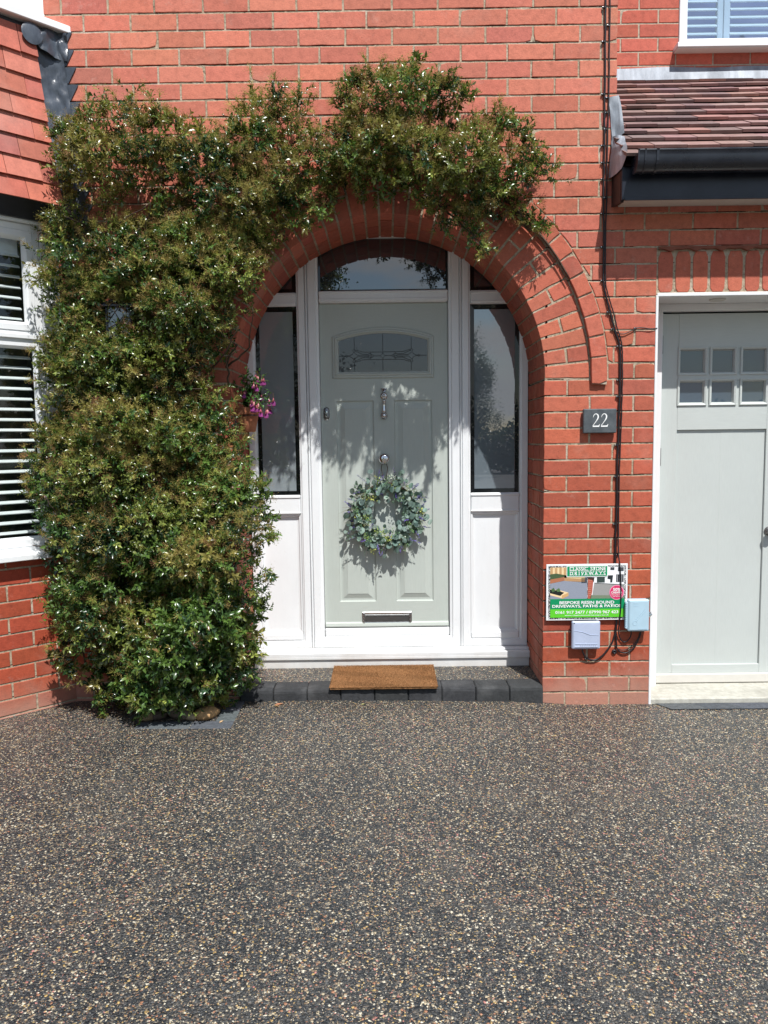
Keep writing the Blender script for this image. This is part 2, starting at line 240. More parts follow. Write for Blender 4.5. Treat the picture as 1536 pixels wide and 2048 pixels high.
# ------------------------------------------------------------------ mesh helpers
class MB:
    def __init__(s): s.v = []; s.f = []; s.m = []; s.c = []
    def add(s, verts, faces, mi=0, col=(1, 1, 1)):
        o = len(s.v); s.v.extend(verts)
        for f in faces: s.f.append(tuple(i+o for i in f)); s.m.append(mi); s.c.append(col)
        return s
    def box(s, a, b, mi=0, col=(1, 1, 1), bev=0.0):
        x0, y0, z0 = (min(a[i], b[i]) for i in range(3)); x1, y1, z1 = (max(a[i], b[i]) for i in range(3))
        if bev <= 0:
            v = [(x, y, z) for z in (z0, z1) for y in (y0, y1) for x in (x0, x1)]
            return s.add(v, [(0, 2, 3, 1), (4, 5, 7, 6), (0, 1, 5, 4), (2, 6, 7, 3), (0, 4, 6, 2), (1, 3, 7, 5)], mi, col)
        b_ = min(bev, (x1-x0)*.45, (y1-y0)*.45, (z1-z0)*.45)
        V = []; idx = {}
        for iz, z in enumerate((z0, z1)):
            for iy, y in enumerate((y0, y1)):
                for ix, x in enumerate((x0, x1)):
                    sx, sy, sz = (1-2*ix)*b_, (1-2*iy)*b_, (1-2*iz)*b_
                    for k, p in enumerate(((x, y+sy, z+sz), (x+sx, y, z+sz), (x+sx, y+sy, z))):
                        idx[ix, iy, iz, k] = len(V); V.append(p)
        F = []
        c = lambda ix, iy, iz, k: idx[ix, iy, iz, k]
        for i in (0, 1):
            F.append((c(i, 0, 0, 0), c(i, 1, 0, 0), c(i, 1, 1, 0), c(i, 0, 1, 0))); F.append((c(0, i, 0, 1), c(1, i, 0, 1), c(1, i, 1, 1), c(0, i, 1, 1))); F.append((c(0, 0, i, 2), c(1, 0, i, 2), c(1, 1, i, 2), c(0, 1, i, 2)))
            for j in (0, 1):
                F.append((c(i, j, 0, 0), c(i, j, 1, 0), c(i, j, 1, 1), c(i, j, 0, 1))); F.append((c(i, 0, j, 0), c(i, 1, j, 0), c(i, 1, j, 2), c(i, 0, j, 2))); F.append((c(0, i, j, 1), c(1, i, j, 1), c(1, i, j, 2), c(0, i, j, 2)))
                for k in (0, 1): F.append((c(i, j, k, 0), c(i, j, k, 1), c(i, j, k, 2)))
        return s.add(V, F, mi, col)
    def loops(s, loops, mi=0, col=(1, 1, 1), closed=True, cap0=False, cap1=False):
        n = len(loops[0]); V = [p for l in loops for p in l]; F = []
        for i in range(len(loops)-1):
            for j in range(n if closed else n-1):
                k = (j+1) % n; F.append((i*n+j, i*n+k, (i+1)*n+k, (i+1)*n+j))
        if cap0: F.append(tuple(range(n))[::-1])
        if cap1: F.append(tuple((len(loops)-1)*n+j for j in range(n)))
        return s.add(V, F, mi, col)
    def tube(s, pts, r, seg=6, mi=0, col=(1, 1, 1), caps=True):
        pts = [Vector(p) for p in pts]; L_ = []
        up = Vector((.31, .17, .93))
        for i, p in enumerate(pts):
            t = (pts[min(i+1, len(pts)-1)]-pts[max(i-1, 0)]).normalized()
            u = up.cross(t)
            if u.length < 1e-3: u = Vector((1, 0, 0)).cross(t)
            u.normalize(); v = t.cross(u); rr = r[i] if hasattr(r, '__len__') else r
            L_.append([tuple(p+(u*math.cos(2*math.pi*k/seg)+v*math.sin(2*math.pi*k/seg))*rr) for k in range(seg)]); up = v.cross(t)*-1 if False else up
        return s.loops(L_, mi, col, True, caps, caps)
    def lathe(s, prof, origin=(0, 0, 0), axis='z', seg=20, mi=0, col=(1, 1, 1)):
        L_ = []
        for r, h in prof:
            l = []
            for k in range(seg):
                a = 2*math.pi*k/seg; c, d = r*math.cos(a), r*math.sin(a)
                p = (c, d, h) if axis == 'z' else (c, -h, d)
                l.append(tuple(p[i]+origin[i] for i in range(3)))
            L_.append(l)
        return s.loops(L_, mi, col, True, True, True)
    def build(s, name, mats, parent=None, smooth=False):
        me = bpy.data.meshes.new(name)
        me.from_pydata([tuple(map(float, v)) for v in s.v], [], s.f)
        if not isinstance(mats, (list, tuple)): mats = [mats]
        for m in mats: me.materials.append(m)
        me.polygons.foreach_set('material_index', s.m)
        if smooth: me.polygons.foreach_set('use_smooth', [True]*len(s.f))
        ca = me.color_attributes.new('col', 'FLOAT_COLOR', 'CORNER')
        lens = np.array([len(f) for f in s.f]); cc = np.array([(*c, 1) for c in s.c], dtype=np.float32).reshape(-1, 4)
        ca.data.foreach_set('color', np.repeat(cc, lens, axis=0).ravel())
        me.update(); o = bpy.data.objects.new(name, me); COL.objects.link(o)
        if parent is not None: o.parent = parent; o.matrix_parent_inverse = parent.matrix_world.inverted() if False else Matrix.Identity(4)
        return o
def fast_mesh(name, V, F, C, mat, parent=None, smooth=False):        # V (n,3) F (m,k) C (m,3): one colour per face
    me = bpy.data.meshes.new(name); k = F.shape[1]
    me.vertices.add(len(V)); me.vertices.foreach_set('co', V.astype(np.float32).ravel())
    me.loops.add(F.size); me.loops.foreach_set('vertex_index', F.astype(np.int32).ravel())
    me.polygons.add(len(F)); me.polygons.foreach_set('loop_start', np.arange(0, F.size, k, dtype=np.int32)); me.polygons.foreach_set('loop_total', np.full(len(F), k, dtype=np.int32))
    me.materials.append(mat); me.update(calc_edges=True)
    if smooth: me.polygons.foreach_set('use_smooth', [True]*len(F))
    ca = me.color_attributes.new('col', 'FLOAT_COLOR', 'CORNER'); cc = np.ones((len(F), 4), np.float32); cc[:, :3] = C
    ca.data.foreach_set('color', np.repeat(cc, k, axis=0).ravel())
    o = bpy.data.objects.new(name, me); COL.objects.link(o)
    if parent is not None: o.parent = parent
    return o
def empty(name, label, cat, group=None):
    o = bpy.data.objects.new(name, None); COL.objects.link(o); o.empty_display_size = .1
    o['label'] = label; o['category'] = cat
    if group: o['group'] = group
    return o
def tag(o, label, cat, group=None):
    o['label'] = label; o['category'] = cat
    if group: o['group'] = group
    return o
def vary(c, k=.12, s=.05):
    f = 1+random.uniform(-k, k); return tuple(max(0, x*f*(1+random.uniform(-s, s))) for x in c)

# ------------------------------------------------------------------ bricks
CO, C0 = .0851, .07          # course height, height of the first joint
JT = .0092
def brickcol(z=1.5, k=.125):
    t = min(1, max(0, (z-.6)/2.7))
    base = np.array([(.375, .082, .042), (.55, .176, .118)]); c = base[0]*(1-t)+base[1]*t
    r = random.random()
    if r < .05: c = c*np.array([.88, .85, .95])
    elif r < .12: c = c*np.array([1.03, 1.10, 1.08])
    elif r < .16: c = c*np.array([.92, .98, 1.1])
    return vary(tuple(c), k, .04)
def clip_half(poly, n, d):   # keep n.p >= d
    r = []
    for i in range(len(poly)):
        a, b = poly[i], poly[(i+1) % len(poly)]; fa = a[0]*n[0]+a[1]*n[1]-d; fb = b[0]*n[0]+b[1]*n[1]-d
        if fa >= 0: r.append(a)
        if (fa >= 0) != (fb >= 0):
            t = fa/(fa-fb); r.append((a[0]+t*(b[0]-a[0]), a[1]+t*(b[1]-a[1])))
    return r
def area(p): return .5*sum(p[i][0]*p[(i+1) % len(p)][1]-p[(i+1) % len(p)][0]*p[i][1] for i in range(len(p)))
def brick(mb, poly, fr, depth=.09, col=(1, 1, 1), rough=1.0, proud=0.0, mi=0, chip=True):
    """poly: convex outline in the wall's own u,v; fr(u, v, d) -> world, d measured into the wall"""
    if len(poly) < 3 or abs(area(poly)) < .00025: return
    if area(poly) < 0: poly = poly[::-1]
    pts = []
    for i in range(len(poly)):
        a, b = poly[i], poly[(i+1) % len(poly)]; l = math.hypot(b[0]-a[0], b[1]-a[1]); n = max(1, int(l/.035))
        for k in range(n):
            t = k/n; pts.append((a[0]+(b[0]-a[0])*t, a[1]+(b[1]-a[1])*t))
    cx = sum(p[0] for p in pts)/len(pts); cy = sum(p[1] for p in pts)/len(pts)
    j = .0008*rough; tl = random.uniform(-.0015, .0015)*rough; tz = random.uniform(-.001, .001)*rough
    for _ in range(3):
        if chip and random.random() < .05*rough:
            ci = random.choice(poly); cr_ = random.uniform(.006, .016)
            pts = [((x+(cx-x)*.03*max(0, 1-math.hypot(x-ci[0], y-ci[1])/cr_)*2, y+(cy-y)*.11*max(0, 1-math.hypot(x-ci[0], y-ci[1])/cr_)*2)) for x, y in pts]
    outer = []; inner = []; back = []
    for (x, y) in pts:
        dx, dy = x-cx, y-cy; l = math.hypot(dx, dy) or 1
        ox = x+random.uniform(-j, j)-dx/l*random.random()**3*.002*rough; oy = y+random.uniform(-j, j)-dy/l*random.random()**3*.002*rough
        q = .0022
        d = -proud+tl*(dx/.12)+tz
        outer.append(fr(ox, oy, d+.0022)); back.append(fr(ox, oy, d+depth))
        inner.append(fr(ox-math.copysign(q, dx), oy-math.copysign(q, dy), d))
    mb.loops([back, outer, inner], mi, col, True, False, True)
def front(y0=0.0): return lambda u, v, d: (u, y0+d, v)
def row_bricks(mb, z0, z1, x0, x1, joints, fr, clips=(), colf=brickcol, **kw):
    js = sorted(j for j in joints if x0+.03 < j < x1-.03); e = [x0-JT/2]+js+[x1+JT/2]
    for a, b in zip(e, e[1:]):
        poly = [(a+JT/2, z0+JT/2), (b-JT/2, z0+JT/2), (b-JT/2, z1-JT/2), (a+JT/2, z1-JT/2)]
        for c in clips:
            poly = c(poly)
            if not poly: break
        if poly: brick(mb, poly, fr, col=colf((z0+z1)/2), **kw)
XC, ZC = .016, 1.777
def EX(th): return .030*max(0, math.sin(th))**2       # the arch is slightly stilted
def RI(th): return .832+EX(th)
RO, RH0, RH1 = 1.066, 1.076, 1.158
def clip_arch(R):
    def f(poly):
        rs = [math.hypot(p[0]-XC, p[1]-ZC)-EX(math.atan2(p[1]-ZC, p[0]-XC)) for p in poly]
        if min(rs) >= R: return poly
        cx = sum(p[0] for p in poly)/len(poly); cy = sum(p[1] for p in poly)/len(poly)
        # several tangents follow the curve
        out_ = poly; a0 = [math.atan2(p[1]-ZC, p[0]-XC) for p in poly]
        am = .5*(min(a0)+max(a0)); nx, ny = math.cos(am), math.sin(am)
        far = max(p[0]*nx+p[1]*ny for p in poly)
        q = clip_half(poly, (nx, ny), XC*nx+ZC*ny+R+EX(am))
        return q if len(q) > 2 else None
    return f
def top_phase(k): return .054 if k % 2 == 0 else .168
def joints(k, xa, xb, side):
    P = .2400
    if side == 'pier': base = [.844+.243, .844+.476] if k % 2 == 0 else [.844+.123, .844+.367]; return base
    ph = top_phase(k); n0 = int(xa/P)-2
    return [ph+n*P+random.uniform(-.006, .006) for n in range(n0, int(xb/P)+3)]
house = empty('brick_house', 'red brick house with arched porch, pale green front door, garage and bay window', 'house')
JL, JR = -.816, .844
GX0, GTOP = 1.434, 2.204        # garage opening
XE = 1.208                      # right end of the wall above the small roof
wall = MB()
F0 = front(0)
for k in range(-1, 46):
    z0, z1 = C0+k*CO, C0+(k+1)*CO
    zc = (z0+z1)/2
    if k == -1: z0 = -.05
    c_ar = clip_arch(RH1+.011)
    # left of the opening
    if zc < 1.76:
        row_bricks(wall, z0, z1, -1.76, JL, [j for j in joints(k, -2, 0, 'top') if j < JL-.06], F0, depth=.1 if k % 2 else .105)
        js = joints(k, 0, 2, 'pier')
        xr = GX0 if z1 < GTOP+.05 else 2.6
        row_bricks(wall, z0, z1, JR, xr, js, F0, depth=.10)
    elif zc < 2.455:
        lt = joints(k, -2, 2, 'top')
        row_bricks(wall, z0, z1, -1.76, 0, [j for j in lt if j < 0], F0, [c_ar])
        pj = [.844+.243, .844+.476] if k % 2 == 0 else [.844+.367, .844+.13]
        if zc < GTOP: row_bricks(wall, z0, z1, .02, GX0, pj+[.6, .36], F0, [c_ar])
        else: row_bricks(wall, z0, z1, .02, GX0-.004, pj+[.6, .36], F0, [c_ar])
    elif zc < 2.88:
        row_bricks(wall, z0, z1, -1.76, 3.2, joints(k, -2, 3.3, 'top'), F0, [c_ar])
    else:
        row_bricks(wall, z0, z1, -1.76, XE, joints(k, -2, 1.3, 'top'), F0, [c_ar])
# side return of the wall above the small roof
FS = lambda u, v, d: (XE-d, u, v)
for k in range(33, 46): row_bricks(wall, C0+k*CO, C0+(k+1)*CO, .12, .9, [.12+(.12 if k % 2 else .24)+n*.24 for n in range(4)], FS)
# mortar bed, a few millimetres behind the brick faces, cut round the arch and the garage opening
MD = .0035
def strip(x0, x1, z0, z1): wall.add([(x0, MD, z0), (x1, MD, z0), (x1, MD, z1), (x0, MD, z1)], [(0, 1, 2, 3)], 1)
ZT = C0+46*CO
strip(-1.80, JL-.004, -.05, 1.80); strip(JR+.004, GX0-.004, -.05, GTOP+.002); strip(-1.80, -.84, 1.80, ZT)
n = 60
for i in range(n):
    xa, xb = -.84+i*(1.70/n), -.84+(i+1)*(1.70/n)
    f = lambda x: (ZC+math.sqrt(max(0, .838**2-(x-XC)**2))*1.032)+.004
    wall.add([(xa, MD, f(xa)), (xb, MD, f(xb)), (xb, MD, ZT), (xa, MD, ZT)], [(0, 1, 2, 3)], 1)
strip(.86, GX0-.004, GTOP+.002, 2.88); strip(.86, XE-.004, 2.88, ZT); strip(GX0-.004, 3.2, GTOP+.002, 2.88)
wall.add([(XE-.005, MD, 2.7), (XE-.005, .95, 2.7), (XE-.005, .95, ZT), (XE-.005, MD, ZT)], [(0, 1, 2, 3)], 1)
# garage reveal and the deep reveals of the porch
FR_ = lambda u, v, d: (JR+d, u, v); FL_ = lambda u, v, d: (JL-d, u, v)
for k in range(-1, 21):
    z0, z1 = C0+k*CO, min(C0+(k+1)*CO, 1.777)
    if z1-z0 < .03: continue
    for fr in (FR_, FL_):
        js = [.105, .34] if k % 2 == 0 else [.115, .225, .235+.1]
        row_bricks(wall, z0, z1, .006, .47, js if k % 3 else js[:1]+[.29], fr, colf=lambda z: tuple(x*.88 for x in brickcol(1.4)), rough=.8)  # reveal bricks darker than the wall face: porch shade put into their colour
    wall.add([(JR+.006, MD, z0), (JR+.006, .5, z0), (JR+.006, .5, z1), (JR+.006, MD, z1)], [(0, 1, 2, 3)], 1)
    wall.add([(JL-.006, MD, z0), (JL-.006, .5, z0), (JL-.006, .5, z1), (JL-.006, MD, z1)], [(0, 1, 2, 3)], 1)
for z in np.arange(0, 2.2, CO):
    wall.box((GX0-.1, .02, z), (GX0, .34, z+CO-.01), 0, brickcol(z))
wall.build('wall', [MT['brick'], MT['mortar']], house)
# arch ring: wedge shaped bricks, whole ones and pairs of halves in turn, running back into the porch
arch = MB(); NV = 37; g = .0055
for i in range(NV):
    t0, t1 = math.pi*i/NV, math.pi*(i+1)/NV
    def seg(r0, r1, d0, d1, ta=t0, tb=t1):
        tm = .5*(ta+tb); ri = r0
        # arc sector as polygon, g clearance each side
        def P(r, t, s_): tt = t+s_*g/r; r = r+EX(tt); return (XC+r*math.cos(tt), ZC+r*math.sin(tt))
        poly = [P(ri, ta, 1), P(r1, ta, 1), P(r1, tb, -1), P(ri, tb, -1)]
        brick(arch, poly, front(d0), depth=d1-d0, col=tuple(x*(1 if d0 == 0 else .86) for x in brickcol(2.0)), rough=1.0, chip=False)  # soffit bricks behind the face get a darker colour that stands for shade
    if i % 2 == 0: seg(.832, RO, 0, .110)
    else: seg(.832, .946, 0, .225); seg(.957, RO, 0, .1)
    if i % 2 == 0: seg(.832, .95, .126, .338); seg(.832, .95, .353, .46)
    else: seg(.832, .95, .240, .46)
an_ = [math.pi*i/90 for i in range(91)]
arch.loops([[(XC+(R__+EX(t_))*math.cos(t_), .0045, ZC+(R__+EX(t_))*math.sin(t_)) for t_ in an_] for R__ in (.835, RH1)], 1, closed=False)
nn = 72
inn = [[(XC+(RI(math.pi*i/nn)+.006)*math.cos(math.pi*i/nn), y, ZC+(RI(math.pi*i/nn)+.006)*math.sin(math.pi*i/nn)) for i in range(nn+1)] for y in (.004, .48)]
arch.loops(inn, 1, closed=False)
arch.build('arch', [MT['brick'], MT['mortar_arch']], house)
# projecting hood course round the arch
hood = MB(); NH = 32
for i in range(NH):
    t0, t1 = math.pi*i/NH-(.03 if i == 0 else 0), math.pi*(i+1)/NH+(.03 if i == NH-1 else 0)
    g2 = .0045
    P = lambda r, t: (XC+(r+EX(t))*math.cos(t), ZC+(r+EX(t))*math.sin(t))
    tm = .5*(t0+t1)
    brick(hood, [P(RH0, t0+g2/RH0), P(RH1, t0+g2/RH1), P(RH1, t1-g2/RH1), P(RH0, t1-g2/RH0)], front(-.024), depth=.1, col=brickcol(2), rough=1.2)
lo = [(XC+(RH0+.003+EX(t))*math.cos(t), -.018, ZC+(RH0+.003+EX(t))*math.sin(t)) for t in np.linspace(-.028, math.pi+.028, 80)]
hi = [(XC+(RH1-.003+EX(t))*math.cos(t), -.018, ZC+(RH1-.003+EX(t))*math.sin(t)) for t in np.linspace(-.028, math.pi+.028, 80)]
lo2 = [(p[0], .01, p[2]) for p in lo]; hi2 = [(p[0], .01, p[2]) for p in hi]
hood.loops([lo2, lo, hi, hi2], 1, closed=False)
hood.build('hood_moulding', [MT['brick'], MT['mortar_arch']], house)
# soldier course over the garage with the wavy tile edge on top
sol = MB(); x = GX0+.004; i = 0
while x < 3.1:
    wd = .0775; r = .012; z0, z1 = GTOP+.016, 2.428
    poly = [(x+r, z0), (x+wd-r, z0), (x+wd-.002, z0+r*1.3), (x+wd, z0+.06), (x+wd, z1-.03), (x+wd-r, z1), (x+r, z1), (x, z1-.03), (x, z0+.06), (x+.002, z0+r*1.3)]
    brick(sol, poly, F0, depth=.1, col=brickcol(1.9), rough=.8); x += wd+.0135; i += 1
sol.build('soldier_lintel', MT['brick'], house)
wt = MB(); xs = np.arange(GX0, 3.1, .008)
loopA = []; loopB = []
for x in xs:
    s_ = ((x-GX0) % .132)/.132; zb = 2.437-.010*math.exp(-((s_-.5)/.16)**2)-.002*math.sin(x*90)
    loopA.append((x, -.016, zb)); loopB.append((x, -.016, 2.451))
wt.loops([[(p[0], .01, p[2]) for p in loopA], loopA, loopB, [(p[0], .01, p[2]) for p in loopB]], 0, (.22, .07, .04), closed=False)
wt.build('tile_drip', MT['tile'], house)
# set-back upper wall over the garage
YU = .90
up = MB(); FU = front(YU)
for k in range(0, 14):
    z0 = 3.60+k*.0835
    row_bricks(up, z0, z0+.0835, 1.3, 4.2 if z0+.0835 < 3.88 else 1.848, [1.3+(.12 if k % 2 else .0)+.07+n*.232 for n in range(14)], FU, colf=lambda z: vary((.50, .125, .085), .12, .05), rough=.6)
up.add([(1.2, YU+MD, 2.7), (4.2, YU+MD, 2.7), (4.2, YU+MD, 3.868), (1.2, YU+MD, 3.868)], [(0, 1, 2, 3)], 1); up.add([(1.2, YU+MD, 3.868), (1.85, YU+MD, 3.868), (1.85, YU+MD, 4.77), (1.2, YU+MD, 4.77)], [(0, 1, 2, 3)], 1)
up.build('upper_wall', [MT['brick'], MT['mortar2']], house)
exec_later = []
# ------------------------------------------------------------------ joinery helpers
def inset(poly, d):
    n = len(poly); out_ = []
    for i in range(n):
        p0, p1, p2 = Vector(poly[i-1]), Vector(poly[i]), Vector(poly[(i+1) % n])
        e1 = (p1-p0).normalized(); e2 = (p2-p1).normalized(); n1 = Vector((-e1.y, e1.x)); n2 = Vector((-e2.y, e2.x))
        m = (n1+n2); m = m/(max(.3, m.length_squared/2)) ; out_.append((p1.x+m.x*d, p1.y+m.y*d))
    return out_
def rect(x0, x1, z0, z1): return [(x0, z0), (x1, z0), (x1, z1), (x0, z1)]
def moulding(mb, poly, prof, mi=0, fr=None, cap=False, col=(1, 1, 1)):
    """mitred profile run round a closed outline; prof = [(inset, y)]"""
    fr = fr or (lambda u, v, y: (u, y, v))
    mb.loops([[fr(p[0], p[1], y) for p in inset(poly, d)] for d, y in prof], mi, col, True, False, cap)
def sheet(mb, poly, y, mi=0, fr=None, col=(1, 1, 1)):
    fr = fr or (lambda u, v, y: (u, y, v)); mb.add([fr(p[0], p[1], y) for p in poly], [tuple(range(len(poly)))], mi, col)
# ------------------------------------------------------------------ porch screen: frame, fanlight, side lights
YF = .45
DL, DR, DB, DT = -.383, .371, .335, 2.267
fm = MB()
def bar(x0, x1, z0, z1, y0, y1, b=.003): fm.box((x0, y0, z0), (x1, y1, z1), 0, bev=b)
# door frame members with a stepped inner edge
SP = [(0, YF+.07), (0, YF+.002), (.004, YF-.002), (.040, YF-.002), (.044, YF+.004), (.052, YF+.007), (.056, YF+.014), (.064, YF+.016), (.066, YF+.045)]
moulding(fm, rect(DL-.066, DR+.066, .215, 2.70), [(0, YF+.07), (0, YF+.002), (.004, YF-.004), (.044, YF-.004), (.050, YF+.003), (.062, YF+.006), (.0655, YF+.05)])
bar(DL+.0, DR-.0, 2.268, 2.337, YF+.000, YF+.05, .006)
bar(DL+.0, DR-.0, 2.276, 2.292, YF-.006, YF+.01, .003); bar(DL, DR, 2.322, 2.334, YF-.004, YF+.01, .003)
bar(DL, DR, .282, .330, YF+.006, YF+.05, .005); bar(DL, DR, .236, .283, YF-.003, YF+.05, .005)
# coupling posts
for x in (DL-.082, DR+.067): bar(x, x+.014, .215, 2.70, YF+.004, YF+.07, .003); bar(x+.004, x+.010, .215, 2.70, YF-.005, YF+.02, .002)
SL = [(-.812, DL-.083), (DR+.082, .842)]
SWP = [(0, YF+.07), (0, YF+.003), (.003, YF-.001), (.034, YF-.001), (.038, YF+.004), (.046, YF+.006), (.050, YF+.016)]
for i, (a_, b_) in enumerate(SL):
    moulding(fm, rect(a_, b_, .215, 2.70), [(0, YF+.07), (0, YF+.003), (.003, YF-.001), (.036, YF-.001), (.040, YF+.004), (.048, YF+.007), (.051, YF+.03)])
    w_ = .050
    bar(a_+w_, b_-w_, 2.252, 2.330, YF+.001, YF+.05, .004); bar(a_+w_, b_-w_, 2.262, 2.272, YF-.004, YF+.02, .002); bar(a_+w_, b_-w_, 2.312, 2.322, YF-.004, YF+.02, .002)
    bar(a_+w_, b_-w_, 1.030, 1.146, YF+.001, YF+.05, .005); bar(a_+w_, b_-w_, 1.128, 1.140, YF-.004, YF+.02, .003); bar(a_+w_, b_-w_, 1.034, 1.044, YF-.004, YF+.02, .003)
    # mitre lines of the middle rail: V grooves, as thin recessed strips
    bar(a_+w_, b_-w_, .262, .300, YF+.001, YF+.05, .005); pass
frame = fm.build('door_frame', MT['upvc'], house)
for i, (a_, b_) in enumerate(SL):       # recessed lower panels with a bead
    p = MB(); x0, x1 = a_+.050, b_-.050
    moulding(p, rect(x0, x1, .300, 1.030), [(0, YF+.03), (0, YF+.006), (.010, YF+.008), (.016, YF+.020), (.026, YF+.022)], cap=True)
    p.build('panel', MT['upvc'], frame)
    for z0, z1, m in ((1.146, 2.252, 'obscure_pale' if i == 0 else 'obscure'), (2.330, 2.68, 'dark_glass')):
        q = MB(); sheet(q, rect(x0+.022, x1-.022, z0+.020, z1-.028), YF+.0285, 0); q.build('pane', MT[m], frame)
        q = MB(); moulding(q, rect(x0-.002, x1+.002, z0-.002, z1+.002), [(0, YF+.024), (.026, YF+.026)], 0); q.build('glazing_spacer', MT['spacer'], frame)
q = MB(); sheet(q, rect(DL+.004, DR-.004, 2.345, 2.69), YF+.028, 0); q.build('pane', MT['dark_glass'], frame)
q = MB(); moulding(q, rect(DL-.002, DR+.002, 2.334, 2.70), [(0, YF+.022), (.012, YF+.024)]); q.build('glazing_spacer', MT['spacer'], frame)
q = MB()      # dark hall behind, seen only where a gap would show
q.box((-.9, YF+.075, .1), (.93, YF+.12, 2.8)); q.build('hall_lining', MT['room'], frame)
q = MB(); q.box((-.808, YF-.075, .176), (.846, YF+.03, .200), bev=.003); q.box((-.808, YF-.045, .200), (.846, YF+.03, .214), bev=.003)
q.box((-.808, YF-.075, .160), (.846, YF-.062, .178), bev=.002); q.build('sill', MT['upvc'], frame)
q = MB(); q.box((-.806, YF-.064, .07), (.842, YF+.02, .174), bev=.002); q.build('kick_board', MT['upvc'], frame)
# ------------------------------------------------------------------ front door
d = MB(); YD = YF+.030
CP = []        # cassette outline: arched head
def arched(x0, x1, zb, zs, zt, n=14):
    xm = (x0+x1)/2; h = zt-zs; R = ((x1-x0)**2/4+h*h)/(2*h); zc_ = zt-R; a0 = math.asin((x1-x0)/2/R)
    return [(x0, zb), (x1, zb)]+[(xm+R*math.sin(a0-2*a0*i/n), zc_+R*math.cos(a0-2*a0*i/n)) for i in range(n+1)]
PAN = [(-.292, -.070, .490, 1.702), (.052, .277, .490, 1.702)]
holes = [rect(a_, b_, c_, d_) for a_, b_, c_, d_ in PAN]
xs = [DL, PAN[0][0], PAN[0][1], PAN[1][0], PAN[1][1], DR]
for i in range(5):
    if i in (1, 3):
        d.add([(xs[i], YD, DB), (xs[i+1], YD, DB), (xs[i+1], YD, .490), (xs[i], YD, .490)], [(0, 1, 2, 3)], 0)
        d.add([(xs[i], YD, 1.702), (xs[i+1], YD, 1.702), (xs[i+1], YD, DT), (xs[i], YD, DT)], [(0, 1, 2, 3)], 0)
    else: d.add([(xs[i], YD, DB), (xs[i+1], YD, DB), (xs[i+1], YD, DT), (xs[i], YD, DT)], [(0, 1, 2, 3)], 1)
for h in holes:
    moulding(d, h, [(0, YD), (.003, YD+.008), (.010, YD+.010), (.022, YD+.009), (.047, YD+.0005), (.049, YD-.0012)], 1, cap=True)
moulding(d, rect(DL, DR, DB, DT), [(0, YD), (0, YD+.03)], 0)
door = d.build('front_door', [MT['sage'], MT['sage_v']], house)
c = MB(); co_ = arched(-.311, .289, 1.832, 2.078, 2.131)
moulding(c, co_, [(0, YD), (.001, YD-.006), (.006, YD-.010), (.014, YD-.010), (.018, YD-.016), (.026, YD-.017), (.032, YD-.011), (.036, YD-.009), (.039, YD-.002)]); c.build('glazing_cassette', MT['sage'], door)
gq = MB(); sheet(gq, inset(co_, .036), YD-.0035); gq.build('pane', MT['leaded'], door)
# leading
lm = MB(); YL = YD-.0045
def ln(pts, r=.0016): lm.tube([(x, YL, z) for x, z in pts], r, 5)
zc_ = 1.963; xm = -.012
ln([(-.268, zc_), (-.212, zc_)]); ln([(.190, zc_), (.250, zc_)])
for s in (-1, 1):
    X = lambda u: xm+s*u
    ln([(X(.168), 1.876), (X(.168), 1.925)]); ln([(X(.168), 2.000), (X(.168), 2.068)])
    ln([(X(.2), zc_), (X(.214), zc_+.007), (X(.226), zc_), (X(.214), zc_-.007), (X(.2), zc_)])
    ln([(X(.2), zc_), (X(.180), zc_+.010), (X(.172), zc_+.024), (X(.178), zc_+.034), (X(.168), zc_+.040)])
    ln([(X(.2), zc_), (X(.180), zc_-.010), (X(.172), zc_-.024), (X(.178), zc_-.034), (X(.168), zc_-.040)])
    for t in (-1, 1):
        Z = lambda v: zc_+t*v
        ln([(X(.168), Z(.040)), (X(.163), Z(.028)), (X(.168), Z(.018)), (X(.150), Z(.004)), (X(.08), Z(.004))])
        ln([(X(.168), Z(.036)), (X(.15), Z(.033)), (X(.125), Z(.024)), (X(.105), Z(.022)), (X(.0), Z(.022))])
        ln([(X(.165), Z(.030)), (X(.145), Z(.022)), (X(.12), Z(.010)), (X(.085), Z(.010)), (X(.070), Z(.018))])
        ln([(X(.075), Z(.010)), (X(.062), Z(.0)), (X(.085), Z(.0))]); ln([(X(.075), Z(.014)), (X(.05), Z(0))])
    ln([(X(.05), zc_), (X(.014), zc_)])
ln([(xm, zc_+.014), (xm+.014, zc_), (xm, zc_-.014), (xm-.014, zc_), (xm, zc_+.014)]); ln([(xm, zc_+.014), (xm, 2.09)]); ln([(xm, zc_-.014), (xm, 1.876)])
lm.build('leading', MT['came'], door)
k = MB()      # urn shaped knocker
kx = -.009; yk = YD-.001
k.box((kx-.017, yk-.016, 1.763), (kx+.017, yk, 1.774), bev=.003); k.box((kx-.012, yk-.020, 1.750), (kx+.012, yk, 1.765), bev=.004)
k.lathe([(.020, 0), (.022, .004), (.019, .009), (.010, .012), (.001, .013)], (kx, yk, 1.727), 'y', 20)
k.lathe([(.008, 0), (.010, .014), (.0105, .022), (.006, .028), (.001, .030)], (kx, yk, 1.728), 'y', 16)
k.lathe([(.008, -.052), (.0135, -.048), (.0125, -.040), (.0095, -.020), (.0085, 0), (.0105, .012), (.0145, .016), (.010, .019)], (kx, yk-.022, 1.682), 'z', 16)
k.lathe([(.0205, 0), (.022, .005), (.018, .011), (.006, .013)], (kx, yk, 1.612), 'y', 20)
k.lathe([(.001, -.016), (.011, -.013), (.0165, -.004), (.016, .004), (.009, .013), (.007, .018)], (kx, yk-.022, 1.612), 'z', 18)
k.box((kx-.013, yk-.016, 1.590), (kx+.013, yk, 1.597), bev=.003)
k.build('knocker', MT['chrome'], door, True)
